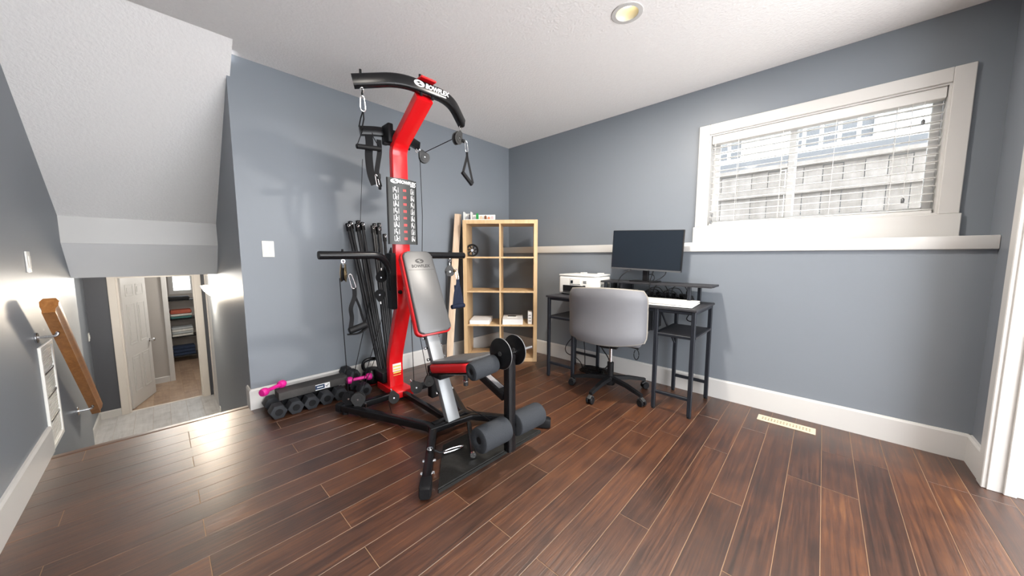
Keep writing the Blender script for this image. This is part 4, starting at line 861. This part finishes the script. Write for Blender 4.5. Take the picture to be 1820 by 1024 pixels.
# bench post, adjustment pins, back pad
def slab(a, b, w, t, m, name, bev=0.004, up=(1,0,0.6)):
    return obj(name, sweep(nb(), [a,b], rrect(w,t,bev,3), up=up), m, G)
post = slab((0.835,0,0.06), (0.560,0,0.66), 0.088, 0.042, MSIL, 'bench_post')
for zt in (0.56,0.50,0.43,0.36,0.23):
    s_ = 0.835-(zt-0.06)*0.4583-0.012
    obj('post_pin', cyl(nb(), (s_,-0.062,zt), (s_,0.062,zt), 0.008, 10), MBLM, post)
    for q in (-0.064,0.058): obj('pin_cap', cyl(nb(), (s_,q,zt), (s_,q+0.006,zt), 0.010, 10), MCHR, post)
obj('post_spine', sweep(nb(), [(0.795,0,0.08),(0.53,0,0.66)], rrect(0.055,0.022,0.003,2), up=(1,0,0.6)), MBLK, post)
def pad(name, c0, c1, w0, w1, t, m, parent, nrm, bev, crn=0.04):
    # pad from centre point c0 (one end) to c1 (other end) with a rounded outline, thickness t along nrm
    c0 = V(c0); c1 = V(c1); L = (c1-c0).length; X = V((0,1,0)); Y = (c1-c0).normalized()
    out = []
    for (x,y,a0) in ((w1/2-crn,L/2-crn,0),(-w1/2+crn,L/2-crn,PI/2),(-w0/2+crn,-L/2+crn,PI),(w0/2-crn,-L/2+crn,1.5*PI)):
        for i in range(6): a = a0+PI/2*i/5; out.append((x+crn*math.cos(a), y+crn*math.sin(a)))
    mx = frame(X, Y, (c0+c1)/2)
    if (mx.to_3x3() @ V((0,0,1))).dot(V(nrm)) < 0: z0, z1 = -t, 0
    else: z0, z1 = 0, t
    return obj(name, prism(nb(), out, z0, z1, mx, bev=bev), m, parent, ang=50)
nb_ = V((0.92,0,0.40))
bk = pad('backrest_shell', (0.385,0,1.122), (0.622,0,0.578), 0.235, 0.268, 0.040, MREDV, G, nb_, 0.012)
o_ = V((0.034,0,0.0145))
bp_ = pad('backrest_pad', V((0.387,0,1.116))+o_, V((0.619,0,0.588))+o_, 0.216, 0.246, 0.024, MVIN, G, nb_, 0.011, 0.036)
# embossed mark near the top of the pad
dirp = (V((0.619,0,0.588))-V((0.387,0,1.116))).normalized(); nn_ = V((0.92,0,0.40)).normalized(); nn_ = (nn_-dirp*nn_.dot(dirp)).normalized()
ce = V((0.387,0,1.116))+o_+dirp*0.085+nn_*0.0236
mxp = frame((0,1,0), -dirp, ce)
logo(bp_, mxp @ M.Translation((0,0.012,0)), 0.065, MDKG, MVIN); text('pad_lettering', 'BOWFLEX', 0.030, MDKG, bp_, mxp @ M.Translation((0,-0.026,0)), 0.001, 0.1)
obj('pad_seam', bx(-0.098,0.098,-0.0008,0.0008,-0.0005,0.0006, mx=mxp @ M.Translation((0,-0.052,0))), MBLM, bp_)
# seat: rises to the front
sn = V((-0.26,0,0.96))
pad('seat_shell', (0.765,0,0.385), (1.165,0,0.488), 0.25, 0.268, 0.050, MREDV, G, sn, 0.014)
pad('seat_pad', (0.757,0,0.433), (1.155,0,0.536), 0.228, 0.246, 0.020, MVIN, G, sn, 0.010)
obj('seat_frame', sweep(nb(), [(0.72,0,0.365),(1.16,0,0.478)], rrect(0.16,0.034,0.006,2)), MBLK, G)
obj('seat_collar', bx(0.66,0.79,-0.062,0.062,0.325,0.40,bev=0.008), MBLM, G)
kn = obj('seat_knob', cyl(nb(), (1.045,-0.05,0.365), (1.045,-0.05,0.43), 0.014, 12), MGRP, G); obj('knob_ring', cyl(nb(), (1.045,-0.05,0.385), (1.045,-0.05,0.400), 0.017, 12, 0.003), MCHR, kn)
# leg extension
obj('extension_arm', sweep(nb(), [(1.10,0,0.452),(1.325,0,0.372)], rrect(0.052,0.046,0.005,3)), MBLK, G)
obj('arm_sticker', sweep(nb(), [(1.15,0,0.4588),(1.29,0,0.409)], rrect(0.034,0.0015,0.0005,2)), MSIL, G)
obj('extension_post', sweep(nb(), [(1.352,0,0.60),(1.352,0,0.085)], rrect(0.052,0.046,0.010,3), up=(1,0,0)), MBLK, G)
for y in (-0.052,0.048):
    cd = obj('cam_disc', lathe(nb(), [(0.0,-0.004),(0.074,-0.004),(0.080,-0.0025),(0.076,0.0),(0.080,0.0025),(0.074,0.004),(0.0,0.004)], 32, align((0,1,0),(1.34,y,0.615))), MBLK, G)
    obj('cam_lobe', prism(nb(), [(-0.07,0.02),(-0.055,-0.075),(-0.015,-0.085),(0.07,-0.03),(0.02,0.04)], -0.0035, 0.0035, M.Translation((1.33,y,0.605)) @ XZ), MBLK, cd)
    obj('cam_bolt', cyl(nb(), (1.34,y-0.009,0.615), (1.34,y+0.009,0.615), 0.012, 6), MGRP, cd)
    obj('cam_rim', lathe(nb(), [(0.0795,-0.0015),(0.0812,-0.0015),(0.0812,0.0015),(0.0795,0.0015)], 32, align((0,1,0),(1.34,y,0.615)), True), MSIL, cd)
ax = obj('roller_axle', cyl(nb(), (1.345,-0.02,0.605), (1.345,0.175,0.605), 0.0095, 12), MCHR, G); obj('axle_collar', cyl(nb(), (1.345,0.058,0.605), (1.345,0.088,0.605), 0.018, 14), MSIL, ax)
def roller(a, b, r, hole=0.018):
    a = V(a); b = V(b); L = (b-a).length
    o = obj('foam_roller', lathe(nb(), [(hole,0.004),(hole+0.006,0),(r-0.010,0),(r-0.003,0.004),(r,0.014),(r,L-0.014),(r-0.003,L-0.004),(r-0.010,L),(hole,L)], 28, align(b-a,a), True), MFOM, G)
    obj('roller_core', cyl(nb(), a+(b-a).normalized()*0.006, b-(b-a).normalized()*0.002, hole-0.0005, 16), MBLM, o)
roller((1.30,-0.215,0.548), (1.305,-0.060,0.562), 0.046, 0.014)
roller((1.352,-0.215,0.222), (1.352,-0.032,0.218), 0.063); roller((1.352,0.235,0.207), (1.352,0.032,0.212), 0.063)
obj('lower_axle', cyl(nb(), (1.352,-0.04,0.217), (1.352,0.04,0.214), 0.013, 12), MBLK, G)
# cables of the machine
def gcab(pts, r=0.0028): obj('pull_cable', tube(pts, r, 6), MBLM, G)
gcab([(0.235,-0.44,0.965),(0.17,-0.40,0.15)]); gcab([(-0.22,-0.075,0.72),(0.10,-0.36,0.155)])
gcab([(-0.30,-0.13,1.33),(-0.35,-0.07,1.40),(0.115,-0.215,1.78)], 0.002)
gcab([(-0.17,0.0,0.58),(0.12,-0.29,0.16)]); gcab([(-0.10,-0.06,0.36),(0.19,-0.31,0.16)])
gcab([(0.145,0.215,1.87),(0.16,0.215,1.42),(0.155,0.205,1.10)]); gcab([(0.49,0.28,1.945),(0.16,0.255,1.92)])
gcab([(0.235,0.375,0.985),(0.24,0.37,0.60),(0.24,0.355,0.09)])
gcab([(0.22,0.06,0.62),(0.265,0.045,0.15)]); gcab([(0.24,0.10,0.60),(0.36,0.115,0.15)]); gcab([(0.325,-0.19,0.085),(0.52,-0.24,0.02),(0.62,-0.22,0.008)])
gcab([(0.80,0.14,0.09),(1.0,0.16,0.07),(1.25,0.09,0.07)])
# right side attachment behind the post
obj('low_pulley_bracket', bx(0.40,0.46,0.08,0.14,0.06,0.30,bev=0.006), MBLM, G); pulley((0.44,0.07,0.19), (1,-0.4,0), (0,0,1), 0.035)

# ---------------- handles and straps that hang on the machine
def clip(parent, a, b, w=0.011):
    a = V(a); b = V(b); d = (b-a); L = d.length; d.normalize(); s = V((0,1,0)); s = (s-d*s.dot(d)).normalized()
    pts = [a+d*(L*q)+s*(w*k) for q,k in ((0,0),(0.08,0.7),(0.3,0.85),(0.65,1.0),(0.92,0.9),(1,0),(0.92,-0.9),(0.65,-1.0),(0.3,-0.85),(0.08,-0.7))]
    return obj('carabiner', sweep(nb(), smooth_path(pts+[pts[0]],3)[:-1], circ(0.0032,8), up=d.cross(s), closed=True), MCHR, parent)
def strap(parent, pts, w, nrm, m, name='strap', t=0.003): return obj(name, sweep(nb(), smooth_path(pts,5), rrect(w,t,0.001,2), up=nrm), m, parent)
def hang(name, label, cat, p, rz=0.0, group=None):
    q = G2W(p); return thing(name, label, cat, q, GX+rz, group)
h = hang('hand_grip', 'black hand grip hanging from the left chest arm pulley', 'handle', (0.26,-0.385,0.97))
clip(h, (0,0,0.02), (0.01,0.02,-0.075), 0.013)
strap(h, [(0.01,0.02,-0.07),(0.012,0.018,-0.13),(0.02,-0.01,-0.20),(0.015,-0.005,-0.27),(0.02,-0.02,-0.345)], 0.026, (1,-0.5,0), MSTR); strap(h, [(0.012,0.02,-0.12),(0.02,0.045,-0.20),(0.02,0.058,-0.26),(0.02,0.075,-0.318)], 0.016, (1,-0.8,0), MSTR)
gp = obj('grip', cyl(nb(), (0.02,-0.028,-0.352), (0.02,0.085,-0.322), 0.022, 16, 0.004), MBLM, h); obj('grip_band', sweep(nb(), smooth_path([(0.022,-0.04,-0.372),(0.03,0.03,-0.372),(0.02,0.095,-0.338)],4), rrect(0.03,0.006,0.002,2)), MSTR, gp)
h = hang('hand_grip', 'navy hand grip hanging from the right chest arm pulley', 'handle', (0.26,0.462,0.985))
obj('cord_stop', cyl(nb(), (0,-0.035,0.0), (0,-0.015,0.0), 0.012, 12), MBRS, h); clip(h, (0,-0.005,0.015), (0,0.012,-0.075), 0.012)
strap(h, [(0,0.012,-0.07),(0,0.010,-0.11),(0,-0.012,-0.18),(0,-0.028,-0.285)], 0.028, (1,-0.5,0), MNAV); strap(h, [(0,0.012,-0.10),(0,0.035,-0.19),(0,0.055,-0.285)], 0.028, (1,-0.3,0), MNAV)
strap(h, [(-0.008,0.008,-0.12),(-0.008,0.012,-0.2),(-0.008,0.016,-0.28)], 0.05, (1,-0.4,0), MNAV)
obj('grip', cyl(nb(), (0,-0.055,-0.30), (0,0.075,-0.298), 0.019, 16, 0.004), MNAV, h)
h = hang('hand_grip', 'black triangular hand grip hanging from the right end of the lat bar', 'handle', (0.50,0.40,1.945))
obj('cord_stop', cyl(nb(), (0,-0.05,0.005), (0,-0.025,0.005), 0.013, 12), MBLM, h); clip(h, (0,-0.01,0.012), (0,0.0,-0.065), 0.012)
strap(h, [(0,0.0,-0.06),(0,0.0,-0.10),(0.0,-0.025,-0.18),(0,-0.038,-0.222)], 0.020, (1,0,0), MSTR); strap(h, [(0,0.0,-0.06),(0,0.004,-0.10),(0,0.03,-0.20),(0,0.055,-0.285)], 0.020, (1,0,0), MSTR)
obj('grip', cyl(nb(), (0,-0.045,-0.218), (0,0.045,-0.298), 0.0145, 14, 0.003), MBLM, h)
h = hang('ankle_strap', 'black webbing strap hanging from the left end of the lat bar on a silver clip', 'strap', (0.515,-0.36,2.055))
obj('link', tube([(0,0,0),(0,0,-0.025)], 0.006, 8), MBLM, h); clip(h, (0,0,-0.03), (0,0.002,-0.115), 0.014)
for y in (-0.006,0.012): obj('cord', tube([(0,0.002,-0.11),(-0.02,y,-0.15),(-0.05,y,-0.19)], 0.004, 6), MBLM, h)
h = hang('ankle_strap', 'long black folded strap hanging below the left upper arm', 'strap', (0.175,-0.175,1.935))
strap(h, [(0,-0.015,0.0),(0,-0.012,-0.06),(0,-0.020,-0.13),(0,-0.016,-0.22),(0,-0.005,-0.28),(0,0.014,-0.33)], 0.050, (1,-0.4,0), MSTR); strap(h, [(0.012,0.05,-0.02),(0.015,0.05,-0.10),(0.012,0.035,-0.19),(0.01,0.028,-0.25),(0.01,0.045,-0.34)], 0.032, (1,-0.2,0), MSTR)
obj('buckle', bx(0.008,0.018,0.028,0.052,-0.29,-0.25,bev=0.004), MBLM, h); clip(h, (0.01,0.02,-0.26), (0.01,0.035,-0.34), 0.009); obj('end_knot', cyl(nb(), (0.01,0.045,-0.36), (0.01,0.045,-0.33), 0.010, 10, 0.003), MBLM, h)
h = hang('pull_bar', 'short black pull bar hung on cords under the left upper arm', 'handle', (0.20,-0.20,1.845))
obj('bar', cyl(nb(), (0.0,-0.085,-0.012), (0.0,0.080,0.006), 0.0165, 18, 0.003), MBLM, h)
obj('cord', tube([(0,-0.08,-0.005),(-0.04,-0.02,0.125)], 0.003, 6), MBLM, h); obj('cord', tube([(0,0.075,0.01),(-0.03,0.045,0.08),(-0.04,0.04,0.115)], 0.003, 6), MBLM, h)
